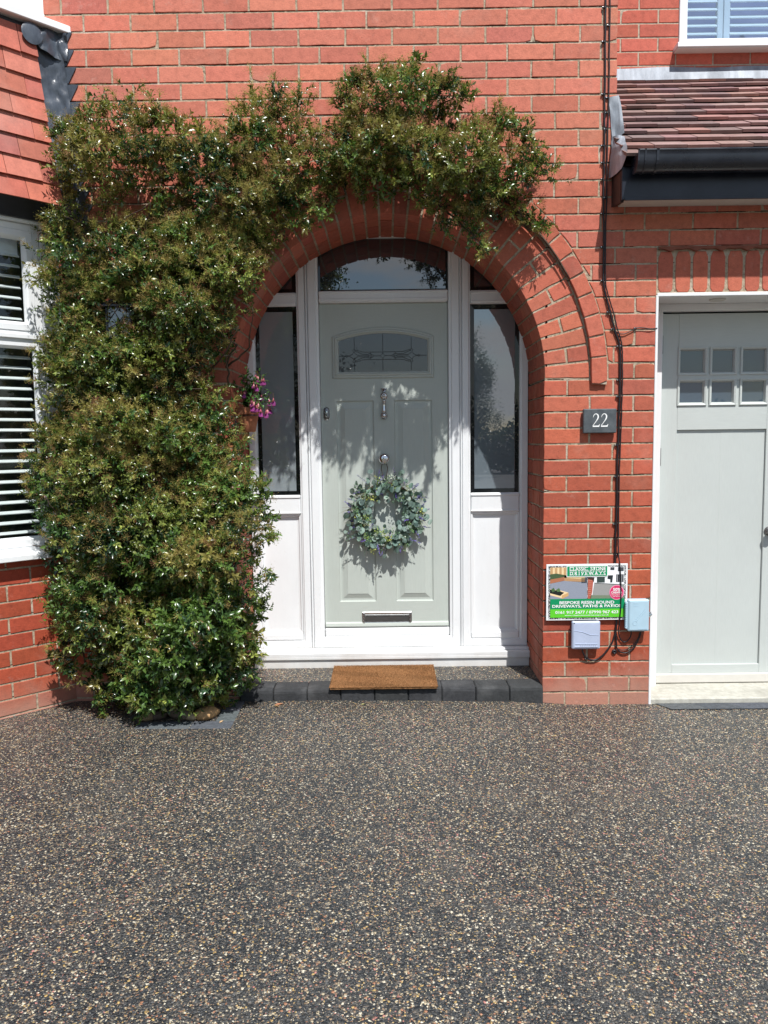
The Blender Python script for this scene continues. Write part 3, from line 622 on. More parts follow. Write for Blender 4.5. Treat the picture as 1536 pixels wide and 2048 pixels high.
k = MB(); k.lathe([(.033, 0), (.034, .003), (.030, .007), (.012, .010), (.011, .022), (.018, .028), (.030, .036), (.0345, .050), (.032, .062), (.022, .072), (.008, .0765), (.001, .077)], (-.012, YD, 1.357), 'y', 32); k.build('knob', MT['chrome'], door, True)
k = MB()
def oval(cx, cz, w_, h_, y, n=24): return [(cx+(w_ if abs(math.cos(t)) else 0)*math.cos(t), y, cz+(h_-w_)*(1 if math.sin(t) > 0 else -1)+w_*math.sin(t)) for t in [2*math.pi*(i+.5)/n for i in range(n)]]
ox, oz = -.352, 1.628
k.loops([oval(ox, oz, .0165, .036, YD), oval(ox, oz, .0165, .036, YD-.010), oval(ox, oz, .0135, .033, YD-.013)], 0, cap1=True)
lk = k.build('lock', MT['steel'], door, True)
k = MB(); k.loops([oval(ox, oz, .0185, .038, YD), oval(ox, oz, .0185, .038, YD-.004)], 0, cap1=True); k.build('lock_rim', MT['chrome'], door, True)
k = MB(); k.lathe([(.0085, 0), (.0085, .004), (.001, .0045)], (ox, YD-.0125, oz+.006), 'y', 16); k.box((ox-.004, YD-.0165, oz-.018), (ox+.004, YD-.012, oz+.004), bev=.001); k.build('lock_cylinder', MT['chrome'], door)
k = MB(); lx0, lx1, lz0, lz1 = -.159, .145, .350, .428
moulding(k, rect(lx0, lx1, lz0, lz1), [(0, YD), (.001, YD-.006), (.006, YD-.010), (.013, YD-.008), (.016, YD-.003)]); k.box((lx0+.014, YD-.013, .402), (lx1-.014, YD-.002, .413), bev=.004)
k.lathe([(.005, -.030), (.006, -.026), (.006, .026), (.005, .030)], (lx0+.012, YD-.009, .389), 'z', 10); k.lathe([(.005, -.030), (.006, -.026), (.006, .026), (.005, .030)], (lx1-.012, YD-.009, .389), 'z', 10)
k.build('letterbox', MT['brushed'], door)
k = MB(); k.box((lx0+.016, YD-.006, .364), (lx1-.016, YD-.001, .402), bev=.002); k.build('letterbox_flap', MT['steel'], door)
k = MB(); k.loops([[(DL+.004, YD, .365), (DR-.004, YD, .365)], [(DL+.004, YD-.012, .358), (DR-.004, YD-.012, .358)], [(DL+.004, YD-.016, .342), (DR-.004, YD-.016, .342)], [(DL+.004, YD-.014, .336), (DR-.004, YD-.014, .336)]], 0, closed=False); k.build('weather_bar', MT['sage'], door)

# ------------------------------------------------------------------ garage: frame, boarded door with small panes
GY = .27
g_ = MB()
g_.box((GX0, -.004, GTOP-.006), (3.1, .02, GTOP+.012), bev=.002)                    # painted front lip
g_.box((GX0, .02, GTOP-.004), (3.1, GY-.03, GTOP+.008))                             # soffit board
g_.box((GX0, GY-.032, 2.160), (3.1, GY+.02, GTOP-.004), bev=.003)                   # head
g_.box((GX0+.001, GY-.052, -.02), (GX0+.112, GY+.05, 2.160), bev=.003)              # post
g_.box((GX0-.006, -.0035, -.02), (GX0+.008, .045, GTOP), bev=.002)                  # painted brick edge
gfr = g_.build('garage_frame', MT['white_paint'], house)
dl = MB(); dl.lathe([(.040, 0), (.044, -.003), (.036, -.008), (.028, -.006), (.001, -.004)], (1.80, .115, GTOP-.004), 'z', 28); dl.build('downlight', MT['white_dirty'], gfr)
gd = MB(); X0g, X1g, Z0g, Z1g = 1.553, 3.0, .03, 2.150
cols = [(1.662, 1.806), (1.842, 1.973), (2.014, 2.153)]; rows = [(1.648, 1.777), (1.818, 1.954)]
# leaf built of stiles, rails and glazing bars so that the panes are real openings
def gb(x0, x1, z0, z1, y0=GY, mi=0, b=.002): gd.box((x0, y0, z0), (x1, GY+.045, z1), mi, bev=b)
gb(X0g, 1.655, Z0g, Z1g, mi=1); gb(2.163, 2.262, Z0g, Z1g, mi=1)
gb(1.655, 2.163, 1.954, Z1g); gb(1.655, 2.163, 1.501, 1.648); gb(1.655, 2.163, Z0g, .137)
gb(1.655, 2.163, 1.777, 1.818, GY-.002)
for x0, x1 in ((1.655, 1.662), (1.806, 1.842), (1.973, 2.014), (2.153, 2.163)):
    gb(x0, x1, 1.648, 1.777, GY+.001, 1, .001); gb(x0, x1, 1.818, 1.954, GY+.001, 1, .001)
nb = 4; bw = (2.163-1.655)/nb
for i in range(nb): gd.box((1.655+i*bw, GY+.012+.0004*(i % 2), .137), (1.655+(i+1)*bw, GY+.03, 1.501), 1, bev=.0003 if i != 1 else 0)
# next leaf, mostly outside the picture
gb(2.268, 2.37, Z0g, Z1g, mi=1); gb(2.37, 2.88, 1.501, Z1g); gb(2.37, 2.88, Z0g, .137); gb(2.88, 2.98, Z0g, Z1g, mi=1)
for i in range(nb): gd.box((2.37+i*bw+.0006, GY+.012, .137), (2.37+(i+1)*bw-.0006, GY+.03, 1.501), 1, bev=.0015)
gdoor = gd.build('garage_door', [MT['garage'], MT['garage_v']], house)
for (x0, x1) in cols:
    for (z0, z1) in rows:
        b_ = MB(); moulding(b_, rect(x0-.011, x1+.011, z0-.011, z1+.011), [(0, GY+.003), (0, GY-.006), (.004, GY-.008), (.013, GY-.004), (.020, GY+.016)])
        bd = b_.build('glazing_bead', MT['garage'], gdoor)
        b_ = MB(); sheet(b_, rect(x0+.007, x1-.007, z0+.007, z1-.007), GY+.014); b_.build('pane', MT['garage_glass'], gdoor)
b_ = MB(); b_.box((X0g+.002, GY-.018, .032), (2.262, GY, .085), bev=.004); b_.build('weather_bar', MT['white_dirty'], gdoor)
b_ = MB(); kx_, kz_ = W(1537, 1062, GY); b_.lathe([(.026, 0), (.027, .004), (.012, .008), (.011, .020), (.022, .028), (.025, .038), (.018, .046), (.001, .048)], (kx_, GY, kz_), 'y', 24); b_.build('knob', MT['steel'], gdoor, True)
for zh in (1.93, 1.30):
    h = MB()
    for i in range(5): h.lathe([(.0065, 0), (.0065, .019)], (X0g-.006, GY-.010, zh+i*.0205), 'z', 8)
    h.box((X0g-.020, GY-.006, zh), (X0g+.012, GY-.003, zh+.10)); h.build('hinge', MT['steel'], gdoor)
th = MB(); th.box((GX0, 0.0, -.1), (3.1, GY+.1, .028), bev=.006); th.build('garage_threshold', MT['concrete'], house)
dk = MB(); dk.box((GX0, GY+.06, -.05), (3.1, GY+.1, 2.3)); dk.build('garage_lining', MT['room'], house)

# ------------------------------------------------------------------ small roof over the garage
RX0, RX1 = 1.19, 3.3
YE, ZE, YT, ZTp = -.215, 2.805, YU, 3.655
nC = 13; run = YT-YE; rise = ZTp-ZE; sl_ = math.hypot(run, rise); ux, uz = run/sl_, rise/sl_
rf = MB(); gauge = sl_/(nC-.35)
for r in range(nC):
    s0 = r*gauge; y0 = YE+ux*s0; z0 = ZE+uz*s0
    xl = RX0 if y0 < .0 else XE+.004
    x = xl-(.0 if r % 2 else .083)
    while x < RX1:
        w_ = .165; a_, b_ = max(x, xl), x+w_-.0028
        if b_-a_ > .02:
            th_ = .015; lift = random.uniform(0, .0055); tw = random.uniform(-.0015, .0015)
            col = vary(random.choice([(.25, .155, .14), (.29, .18, .165), (.20, .13, .125), (.31, .17, .145)]), .14, .06)
            ln_ = min(gauge*1.55, (sl_+.02)-s0)
            nx, nz = -uz, ux
            tilt = .028
            q = []
            for s, t_ in ((s0, 1), (s0+ln_, 0)):
                for hh in (0, th_):
                    for xx in (a_, b_):
                        o = hh+t_*(tilt+lift)+(tw if xx == a_ else 0)
                        q.append((xx, YE+ux*s+nx*o, ZE+uz*s+nz*o))
            rf.add(q, [(0, 1, 3, 2), (4, 6, 7, 5), (2, 3, 7, 6), (0, 2, 6, 4), (1, 5, 7, 3), (0, 4, 5, 1)], 0, col)
        x += w_
roof = rf.build('garage_roof', MT['tile'], house)
u = MB(); u.box((RX0+.03, -.16, 2.70), (RX1, YU, 2.73)); 
u.add([(RX0+.01, YE+.02, ZE-.008), (RX1, YE+.02, ZE-.008), (RX1, YT, ZTp-.02), (RX0+.01, YT, ZTp-.02)], [(0, 1, 2, 3)], 0, (.05, .03, .03)); u.build('roof_deck', MT['brown'], roof)
ap = MB(); xs = np.linspace(XE+.004, RX1, 60)
la = [(x, YU-.012-.003*math.sin(x*9), 3.640+.003*math.sin(x*23)) for x in xs]; lb = [(x, YU-.006, 3.752+.0035*math.sin(x*11+1)) for x in xs]
lf_ = [(x, YU-.075, 3.612+.004*math.sin(x*31)) for x in xs]; lc_ = [(x, YU+.01, p[2]+.002) for x, p in zip(xs, lb)]
ap.loops([lf_, la, lb, lc_], 0, closed=False); ap.build('lead_apron', MT['lead_light'], roof, True)
def crumple(name, pts, mat, parent, amp=.006, th_=.0025, sub=6, smooth=True):
    """a dressed lead sheet: grid of control rows, subdivided and dented, given a thickness"""
    P_ = np.array(pts, float); R0, C0_ = P_.shape[:2]
    def up_(A, n):
        t = np.linspace(0, A.shape[0]-1, (A.shape[0]-1)*n+1); i = np.minimum(t.astype(int), A.shape[0]-2); f = (t-i)[:, None, None]
        return A[i]*(1-f)+A[i+1]*f
    A = up_(P_, sub); A = np.swapaxes(up_(np.swapaxes(A, 0, 1), sub), 0, 1)
    nr, nc = A.shape[:2]
    B = A.copy(); ph = RNG.random(6)*6
    for i in range(nr):
        for j in range(nc):
            p = A[i, j]; B[i, j, 1] -= amp*(math.sin(p[2]*61+ph[0]+3*math.sin(p[0]*40+ph[1]))*.5+math.sin(p[0]*90+ph[2]+2*math.sin(p[2]*33))*.5+RNG.normal()*.15)
    mb = MB(); V = [tuple(x) for x in B.reshape(-1, 3)]+[(x[0]+.001, x[1]+th_, x[2]) for x in B.reshape(-1, 3)]; nV = nr*nc
    F = [(i*nc+j, i*nc+j+1, (i+1)*nc+j+1, (i+1)*nc+j) for i in range(nr-1) for j in range(nc-1)]
    mb.add(V, F+[tuple(q+nV for q in f[::-1]) for f in F]); return mb.build(name, mat, parent, smooth)
crumple('lead_flashing', [[(1.163, -.006, 3.200), (1.190, -.012, 3.203), (1.212, -.02, 3.205), (1.222, -.005, 3.200)], [(1.176, -.006, 3.10), (1.195, -.014, 3.10), (1.216, -.03, 3.105), (1.228, -.03, 3.11)], [(1.184, -.006, 2.985), (1.200, -.014, 2.99), (1.222, -.035, 3.002), (1.236, -.045, 3.012)]], MT['lead_light'], roof, .003)
crumple('lead_flashing', [[(1.182, -.012, 3.005), (1.205, -.04, 3.0), (1.222, -.05, 2.99), (1.230, -.06, 2.985)], [(1.178, -.012, 2.93), (1.184, -.06, 2.935), (1.192, -.12, 2.925), (1.210, -.17, 2.915)], [(1.172, -.010, 2.875), (1.176, -.07, 2.87), (1.180, -.14, 2.865), (1.198, -.225, 2.85)], [(1.170, -.008, 2.80), (1.174, -.07, 2.79), (1.176, -.13, 2.785), (1.184, -.19, 2.79)]], MT['lead_light'], roof, .009)
f_ = MB(); f_.box((RX0-.002, -.176, 2.640), (RX1, -.160, 2.80), bev=.002); f_.box((RX0+.012, -.182, 2.636), (RX1, -.176, 2.648), bev=.001); fascia = f_.build('fascia', MT['black_board'], house)
f_ = MB(); f_.add([(RX0-.004, -.160, 2.632), (RX0-.004, -.004, 2.655), (RX0-.004, -.004, 2.93), (RX0-.004, -.160, 2.81), (RX0+.012, -.160, 2.632), (RX0+.012, -.004, 2.655), (RX0+.012, -.004, 2.93), (RX0+.012, -.160, 2.81)], [(0, 3, 2, 1), (4, 5, 6, 7), (0, 4, 7, 3), (0, 1, 5, 4), (3, 7, 6, 2)]); f_.build('end_board', MT['brown'], fascia)
f_ = MB(); f_.box((RX0+.03, -.160, 2.655), (RX1, -.004, 2.668)); f_.build('soffit', MT['white_dirty'], fascia)
gt = MB(); gx0 = 1.232
pr = []
for i in range(13):
    t = math.pi*i/12; pr.append((-.236+.054*math.cos(t), 2.812-.066*abs(math.sin(t))**.8))
pr = [(-.182, 2.828)]+pr+[(-.292, 2.834), (-.296, 2.838), (-.288, 2.842), (-.286, 2.815)]
def gut(x0, x1, grow=0.0): return [[(x, -.236+(y+.236)*(1+grow), 2.80+(z-2.80)*(1+grow)) for y, z in pr] for x in (x0, x1)]
gt.loops(gut(gx0, RX1), 0, closed=False); gt.loops([[(x, y+.003*(1 if y < -.236 else -1), z+.003) for x, y, z in l][::-1] for l in gut(gx0, RX1)], 0, closed=False)
gutter = gt.build('gutter', MT['black'], house, True)
ec = MB(); l_ = gut(gx0-.003, gx0+.004, .05)
ec.loops(l_, 0, closed=True, cap0=True, cap1=True); ec.build('end_cap', MT['black'], gutter)
for x0_, x1_ in ((1.262, 1.268), (1.318, 1.330)):
    b_ = MB(); b_.loops(gut(x0_, x1_, .07), 0, closed=False); b_.loops([[(x, y, z) for x, y, z in gut(x0_, x1_, k_)[0]] for k_ in (0, .07)], 0, closed=False); b_.build('joint_clip', MT['black'], gutter)

# ------------------------------------------------------------------ louvred bedroom window above
uw = empty('window', '', ''); uw.parent = house
for k_ in ('label', 'category'): del uw[k_]
m = MB(); YW = YU-.004
wx0, wx1, wz0, wz1 = 1.850, 3.0, 3.872, 4.9
moulding(m, rect(wx0, wx1, wz0, wz1), [(0, YW+.06), (0, YW), (.003, YW-.004), (.040, YW-.004), (.052, YW+.006), (.056, YW+.03)])
m.build('frame', MT['upvc'], uw)
m = MB(); m.box((wx0-.032, YU-.075, 3.848), (wx1, YU+.02, 3.870), bev=.002); m.box((wx0-.032, YU-.077, 3.842), (wx1, YU-.069, 3.866), bev=.001); m.build('sill', MT['upvc'], uw)
m = MB(); m.box((wx0-.03, YU-.070, 3.836), (wx1, YU+.0, 3.843)); m.build('sill_underside', MT['white_dirty'], uw)
m = MB(); sheet(m, rect(wx0+.05, wx1-.05, wz0+.05, wz1-.05), YW+.022); m.build('pane', MT['glass_blue'], uw)
m = MB()
for x0, x1 in ((1.905, 1.912), (2.106, 2.142), (2.146, 2.186), (2.60, 2.63)): m.box((x0, YW+.050, wz0+.05), (x1, YW+.085, wz1), bev=.003)
for xa, xb in ((1.912, 2.106), (2.186, 2.60)):
    for i in range(18):
        z = 3.925+i*.0485
        m.loops([[(x, YW+.052, z-.010), (x, YW+.046, z-.006), (x, YW+.070, z+.022), (x, YW+.078, z+.020)] for x in (xa, xb)], 0, closed=True)
m.build('shutter', MT['slat'], uw)
m = MB(); m.box((wx0, YW+.5, wz0-.2), (wx1, YW+.52, wz1+.2)); m.box((wx0, YW+.1, wz0-.02), (wx1, YW+.5, wz0)); m.build('room_lining', MT['room_blue'], uw)

# ------------------------------------------------------------------ bay on the left
BX0 = -1.725; SQ = math.sqrt(.5); LB = .9
def BP(s, off, z): return (BX0-SQ*s+SQ*off, -SQ*s-SQ*off, z)
FB = lambda u, v, d: BP(-u, -d, v)          # u runs towards the house wall
FB2 = lambda u, v, d: (BX0-SQ*LB-(-u)+0, -SQ*LB+d, v)   # front face of the bay
bay = MB(); BCF = lambda z: vary((.37, .072, .036), .12, .06)
for k in range(-1, 10):
    z0, z1 = C0+k*CO-.006, C0+(k+1)*CO-.006
    if z1 > .88: z1 = .872
    if z1-z0 < .03: continue
    off_ = .12 if k % 2 else 0
    row_bricks(bay, z0, z1, -LB, .0, [-LB+.24*n+off_-.03 for n in range(5)], FB, colf=BCF, rough=.7)
    row_bricks(bay, z0, z1, -1.6, 0, [-1.6+.24*n+off_ for n in range(8)], FB2, rough=.7)
sheet(bay, [(-LB, -.1), (.0, -.1), (.0, .88), (-LB, .88)], MD, 1, FB); sheet(bay, [(-1.6, -.1), (0, -.1), (0, .88), (-1.6, .88)], MD, 1, FB2)
bay.build('bay_wall', [MT['brick'], MT['mortar']], house)
bw_ = empty('bay_window', '', ''); bw_.parent = house
for k_ in ('label', 'category'): del bw_[k_]
BF = lambda u, v, y: BP(-u, -y, v); BF2 = lambda u, v, y: (BX0-SQ*LB+u, -SQ*LB+y, v)
m = MB()
m.add([BP(-.01, .012, .90), BP(.075, .012, .90), BP(.075, .012, 2.60), BP(-.01, .012, 2.60)], [(0, 1, 2, 3)]); m.add([BP(.075, .012, .90), BP(.075, -.02, .90), BP(.075, -.02, 2.6), BP(.075, .012, 2.6)], [(0, 1, 2, 3)])
m.box((BX0-.02, -.006, .9), (BX0+.02, .05, 2.60))
P1 = [(0, .05), (0, .004), (.004, -.002), (.030, -.002), (.034, .004), (.040, .006), (.044, .014)]
sash = [(0, .014), (.004, -.010), (.032, -.010), (.040, -.004), (.048, .010), (.050, .02)]
for fr, u0, u1 in ((BF, -LB+.02, -.078), (BF2, -1.5, -.02)):
    moulding(m, rect(u0, u1, .935, 2.010), [(0, .05), (0, 0), (.004, -.006), (.040, -.006), (.050, .004), (.054, .02)], 0, fr)
    moulding(m, rect(u0, u1, 2.012, 2.585), [(0, .05), (0, 0), (.004, -.006), (.034, -.006), (.038, .0)], 0, fr)
    moulding(m, rect(u0+.034, u1-.034, 2.045, 2.552), sash, 0, fr)
    moulding(m, rect(u0-.01, u1+.03, 2.006, 2.030), [(0, .0), (0, -.012), (.003, -.018), (.010, -.018)], 0, fr, cap=True)
    moulding(m, rect(u0-.01, u1+.06, 2.585, 2.602), [(0, .0), (0, -.030), (.003, -.034)], 0, fr, cap=True)
m.build('frame', MT['upvc'], bw_)
m = MB()
for (a0, a1) in (((-.03), LB+.03),):
    m.loops([[BP(s, o, z) for o, z in ((-.03, .935), (.020, .935), (.022, .912), (.058, .905), (.062, .900), (.062, .876), (.055, .872), (-.02, .874))] for s in (a0, a1)], 0, closed=True, cap0=True, cap1=True)
m.box((BX0-SQ*LB-1.6, -SQ*LB-.062, .874), (BX0-SQ*LB-.02, -SQ*LB+.02, .930)); m.build('sill', MT['upvc'], bw_)
for fr, u0, u1 in ((BF, -LB+.02, -.078), (BF2, -1.5, -.02)):
    for z0, z1, i_ in ((.985, 1.960, .052), (2.09, 2.507, .082)):
        m = MB(); sheet(m, rect(u0+i_-.01, u1-i_+.01, z0, z1), .018, 0, fr); m.build('pane', MT['glass'], bw_)
        m = MB(); z = z0+.02
        while z < z1-(.01 if z1 < 2 else .075):
            m.loops([[fr(u, z+dz, y) for y, dz in ((.052, -.006), (.048, -.002), (.068, .011), (.072, .008))] for u in (u0+i_, u1-i_)], 0, closed=True); z += .0535
        if z1 > 2: m.loops([[fr(u, zz, .07) for u in (u0+i_, u1-i_)] for zz in (z1-.07, z1+.02)], 0, closed=False)
        m.build('blind', MT['slat'], bw_)
m = MB()
for fr, u0, u1 in ((BF, -LB-.0, .0), (BF2, -1.6, -.0)):
    m.loops([[fr(u, z, .45) for u in (u0, u1)] for z in (.9, 2.7)], 0, closed=False)
m.loops([[BP(0, -.45, z) for z in (.9, 2.7)], [BP(0, -.02, z) for z in (.9, 2.7)]], 0, closed=False)
m.loops([[(-4, .4, z), (BX0, .4, z), (BX0, -.02, z), (BX0-SQ*LB, -SQ*LB+.04, z), (-4, -SQ*LB+.04, z)] for z in (2.66,)]*2, 0)
m.add([(-4, .4, 2.66), (BX0, .4, 2.66), (BX0-.01, -.02, 2.66), (BX0-SQ*LB, -SQ*LB+.04, 2.66), (-4, -SQ*LB+.04, 2.66)], [(0, 1, 2, 3, 4)]); m.add([(-4, .4, .93), (BX0, .4, .93), (BX0-.01, -.02, .93), (BX0-SQ*LB, -SQ*LB+.04, .93), (-4, -SQ*LB+.04, .93)], [(0, 1, 2, 3, 4)])
m.build('room_lining', MT['room'], bw_)
# black board over the window, flared tile hanging, lead in the corner
m = MB()
for fr, u0, u1 in ((BF, -LB-.05, .035), (BF2, -1.6, .05)):
    m.loops([[fr(u, z, -y) for u in (u0, u1)] for y, z in ((.02, 2.600), (.05, 2.600), (.055, 2.612), (.088, 2.69), (.06, 2.70))], 0, closed=False)
m.build('bay_fascia', MT['black_board'], house)
tl = MB()
def flare(z): t = max(0, 3.50-z)/(3.50-2.668); return .045+.085*t**1.9
NR = 8; zz = [2.668+i*(3.50-2.668)/NR for i in range(NR+1)]
for r in range(NR):
    z0, z1 = zz[r], min(3.53, zz[r]+.155)
    ur0 = -.066*max(0, (z0-2.668)/.832); wid = .172; u = ur0; first = (.085 if r % 2 else wid)
    lim = -LB-.08
    while u > lim:
        a_ = max(u-first, lim); b_ = u-.0028; first = wid
        col = vary(random.choice([(.42, .125, .085), (.46, .14, .095), (.33, .10, .085), (.48, .16, .11)]), .12, .06)
        o0, o1 = flare(z0), flare(z1); th_ = .012; lf = random.uniform(.014, .025); tw = random.uniform(-.003, .003)
        du = .010*(z1-z0)/.155
        q = [BP(-uu, oo, z) for (z, ob, tt) in ((z0, o0+lf, 1), (z1, o1, 0)) for oo in (ob, ob+th_) for uu in ((a_-(0 if tt else du)), (b_-(0 if tt else du)))]
        q = [(p[0], p[1], p[2]+(tw if i_ % 2 else 0)) for i_, p in enumerate(q)]
        tl.add(q, [(0, 1, 3, 2), (4, 6, 7, 5), (2, 3, 7, 6), (0, 2, 6, 4), (1, 5, 7, 3), (0, 4, 5, 1)], 0, col); u -= wid if first == wid and b_-a_ > .1 else (b_-a_+.0029)
    # front face of the bay
    x = 0
    while x > -1.6:
        yb = -SQ*LB-flare(z0)-.01; yt = -SQ*LB-flare(z1)
        q = [(BX0-SQ*LB+.03+x-.17, yb, z0), (BX0-SQ*LB+.03+x, yb, z0), (BX0-SQ*LB+.03+x, yt, z1), (BX0-SQ*LB+.03+x-.17, yt, z1)]
        tl.add(q+[(p[0], p[1]-.012, p[2]) for p in q], [(4, 5, 6, 7), (0, 1, 5, 4), (0, 4, 7, 3)], 0, vary((.46, .13, .08), .15)); x -= .172
tl.build('hung_tiles', MT['tile'], house)
# lead valley: rows down the corner; wall side is cut in steps to the brick courses
rows_ = []
for z in np.linspace(3.50, 2.60, 19):
    o = flare(z); ue = -.066*max(0, (z-2.668)/.832)
    a = np.array(BP(-ue+.03, o-.004, z)); b = np.array(BP(-ue-.01, o-.002, z)); e = np.array((-1.625+.085*(max(0, 3.50-z)/.83)**1.2, -.012, z)); mid = b*.45+e*.55+np.array((0, .014, 0))
    rows_.append([tuple(a), tuple(b), tuple(mid), tuple(e)])
crumple('corner_lead', rows_, MT['lead_dark'], house, .007, sub=4)
m = MB()     # stepped upstand on the wall face
joint = [C0+k*CO for k in range(28, 42)]
for zj in joint:
    if zj > 3.57 or zj < 2.5: continue
    t = (3.55-zj)/.95; xe = -1.605+.075*t
    m.loops([[(-1.68, y, zj-.004), (xe+.030, y, zj-.002), (xe+.026, y, zj-.012), (xe-.012, y, zj-CO+.004), (-1.68, y, zj-CO-.002)] for y in (-.001, -.0065)], 0, cap1=True)
m.build('stepped_flashing', MT['lead_dark'], house)
# upper bay sill, window foot and dressed lead under it
ub = empty('upper_bay_window', '', ''); ub.parent = house
for k_ in ('label', 'category'): del ub[k_]
m = MB(); m.loops([[BP(s, o, z) for o, z in ((-.05, 3.592), (.096, 3.590), (.100, 3.586), (.100, 3.556), (.094, 3.552), (-.05, 3.562))] for s in (-.112, LB+.1)], 0, closed=True, cap0=True, cap1=True)
m.box((-4, -SQ*LB-.10, 3.556), (BX0-SQ*LB-.03, -SQ*LB, 3.59)); m.build('sill', MT['upvc'], ub)
m = MB(); moulding(m, rect(-LB, .018, 3.592, 4.7), [(0, .05), (0, 0), (.004, -.006), (.06, -.006), (.064, .004), (.095, .004), (.105, .012)], 0, BF)
moulding(m, rect(-1.6, 0, 3.592, 4.7), [(0, .05), (0, 0), (.004, -.006), (.06, -.006), (.064, .004), (.095, .004), (.105, .012)], 0, BF2)
m.box((-1.80, -.02, 3.592), (-1.735, .02, 4.7)); m.build('frame', MT['upvc'], ub)
m = MB(); sheet(m, rect(-LB+.1, -.085, 3.69, 4.6), .010, 0, BF); sheet(m, rect(-1.5, -.1, 3.69, 4.6), .010, 0, BF2); m.build('pane', MT['obscure'], ub)
m = MB(); m.loops([[BP(s, o, z) for s in np.linspace(-.06, LB, 30)] for o, z in ((.0, 3.56), (.035, 3.56), (.062, 3.49))], 0, closed=False); m.build('lead_skirt', MT['lead_dark'], house)
m = MB()     # rounded lead lap hanging on the tiles
cs, cz_ = .088, 3.50
oo = [BP(cs+.052*math.cos(t), .083+(0 if math.sin(t) > 0 else .004), cz_+.052*math.sin(t)-.004) for t in np.linspace(0, 2*math.pi, 26)[:-1]]
oi = [BP(cs+.040*math.cos(t), .088, cz_+.040*math.sin(t)-.004) for t in np.linspace(0, 2*math.pi, 26)[:-1]]
m.loops([oo, oi], 0, cap1=True); m.build('lead_lap', MT['lead_dark'], house, True)
crumple('corner_lead', [[BP(.10, .065, 3.53), BP(.02, .07, 3.555), BP(-.05, .06, 3.56), (-1.595, -.02, 3.54)], [BP(.07, .078, 3.48), BP(.02, .085, 3.49), BP(-.04, .07, 3.49), (-1.60, -.02, 3.50)], [BP(.05, .078, 3.44), BP(.01, .082, 3.43), BP(-.03, .07, 3.42), (-1.60, -.015, 3.41)]], MT['lead_dark'], house, .012)
#@@PART3
# ------------------------------------------------------------------ ground
def gz(x, y):
    t = float(np.interp(x, [-3, -.25, .7, 1.0, 2.6], [.060, .046, .028, .0, -.006])); f = max(0, min(1, (y+4.5)/2.5)); return t*f
gm = MB(); gx = [-60, -20, -8]+list(np.linspace(-5, 5, 61))+[8, 20, 60]; gy = [-9, -7, -6]+list(np.linspace(-5.2, .2, 28))+[.5, 1.2]
V = [(x, y, gz(x, y)) for y in gy for x in gx]; nx_ = len(gx)
gm.add(V, [(j*nx_+i, j*nx_+i+1, (j+1)*nx_+i+1, (j+1)*nx_+i) for j in range(len(gy)-1) for i in range(nx_-1)])
drive = gm.build('driveway', MT['resin'], None, True); drive['kind'] = 'structure'
g2 = MB(); g2.add([(-400, -800, -.06), (400, -800, -.06), (400, 400, -.06), (-400, 400, -.06)], [(0, 1, 2, 3)]); grd = g2.build('ground', MT['asphalt']); grd['kind'] = 'structure'
# ------------------------------------------------------------------ doorstep
st = empty('doorstep', 'low step edged with charcoal blocks under the white porch screen', 'step'); st.location = (0, 0, 0)
m = MB(); m.box((JL-.1, .115, -.05), (JR+.002, YF+.03, .108)); tp = m.build('stone_infill', MT['resin'], st)
bxs = [.846-.1855*i for i in range(10)]
for i in range(9):
    x1, x0 = bxs[i]-.0015, bxs[i+1]+.0015
    zt = .112+random.uniform(-.003, .003); yf = -.022+random.uniform(-.003, .003)
    mb = MB(); c_ = vary((.033, .035, .037), .2, .03)
    bx = [(x0, x1, yf, .118, -.03, zt)]
    # tumbled block: rounded upper front edge
    prof = [(.118, -.03), (.118, zt), (yf+.020, zt), (yf+.010, zt-.003), (yf+.003, zt-.010), (yf, zt-.022), (yf-.001, -.03)]
    L_ = []
    for x, q in ((x0, .006), (x0+.006, 0), (x0+.06, 0), (x1-.06, 0), (x1-.006, 0), (x1, .006)):
        L_.append([(x, y+(q if y < .1 else 0)+random.uniform(-.0012, .0012), z-(q*.7 if z > .05 else 0)+random.uniform(-.001, .001)) for y, z in prof])
    mb.loops(L_, 0, c_, True, True, True); mb.build('edging_block', MT['block'], st, False)
# ------------------------------------------------------------------ door mat
mt = MB(); mx0, mx1, my0, my1, mz = -.322, .262, -.040, .370, .1135
def mp_(u, v): return (mx0+(mx1-mx0)*u+(.014)*(v-.5)*0, my0+(my1-my0)*v, mz+.008+.0015*math.sin(u*9+v*4))
G_ = [[mp_(i/40, j/24) for i in range(41)] for j in range(25)]
G_ = [[(p[0]+random.uniform(-.0012, .0012), p[1]+random.uniform(-.0015, .0015), p[2]+random.uniform(-.001, .001)) for p in r] for r in G_]
mt.loops([r for r in G_], 0, closed=False)
edge = [G_[0][i] for i in range(41)]+[G_[j][40] for j in range(1, 25)]+[G_[24][i] for i in range(39, -1, -1)]+[G_[j][0] for j in range(23, 0, -1)]
mt.loops([[(p[0], p[1], mz) for p in edge], edge], 0)
mat_ = mt.build('doormat', MT['coir']); tag(mat_, 'brown coir doormat lying on the step in front of the door', 'doormat')
nF = 42000
u, v = RNG.random(nF), RNG.random(nF)
eb = RNG.random(nF) < .12; u[eb] = RNG.choice([0, 1], eb.sum()); eb2 = RNG.random(nF) < .12; v[eb2] = RNG.choice([0, 1], eb2.sum())
B = np.stack([mx0+(mx1-mx0)*u, my0+(my1-my0)*v, np.full(nF, mz+.0078)], 1)
D = RNG.normal(0, .5, (nF, 3)); D[:, 2] = 1; D[:, 0] += np.where(u == 0, -1.0, np.where(u == 1, 1.0, 0)); D[:, 1] += np.where(v == 0, -1.0, np.where(v == 1, 1.0, 0))
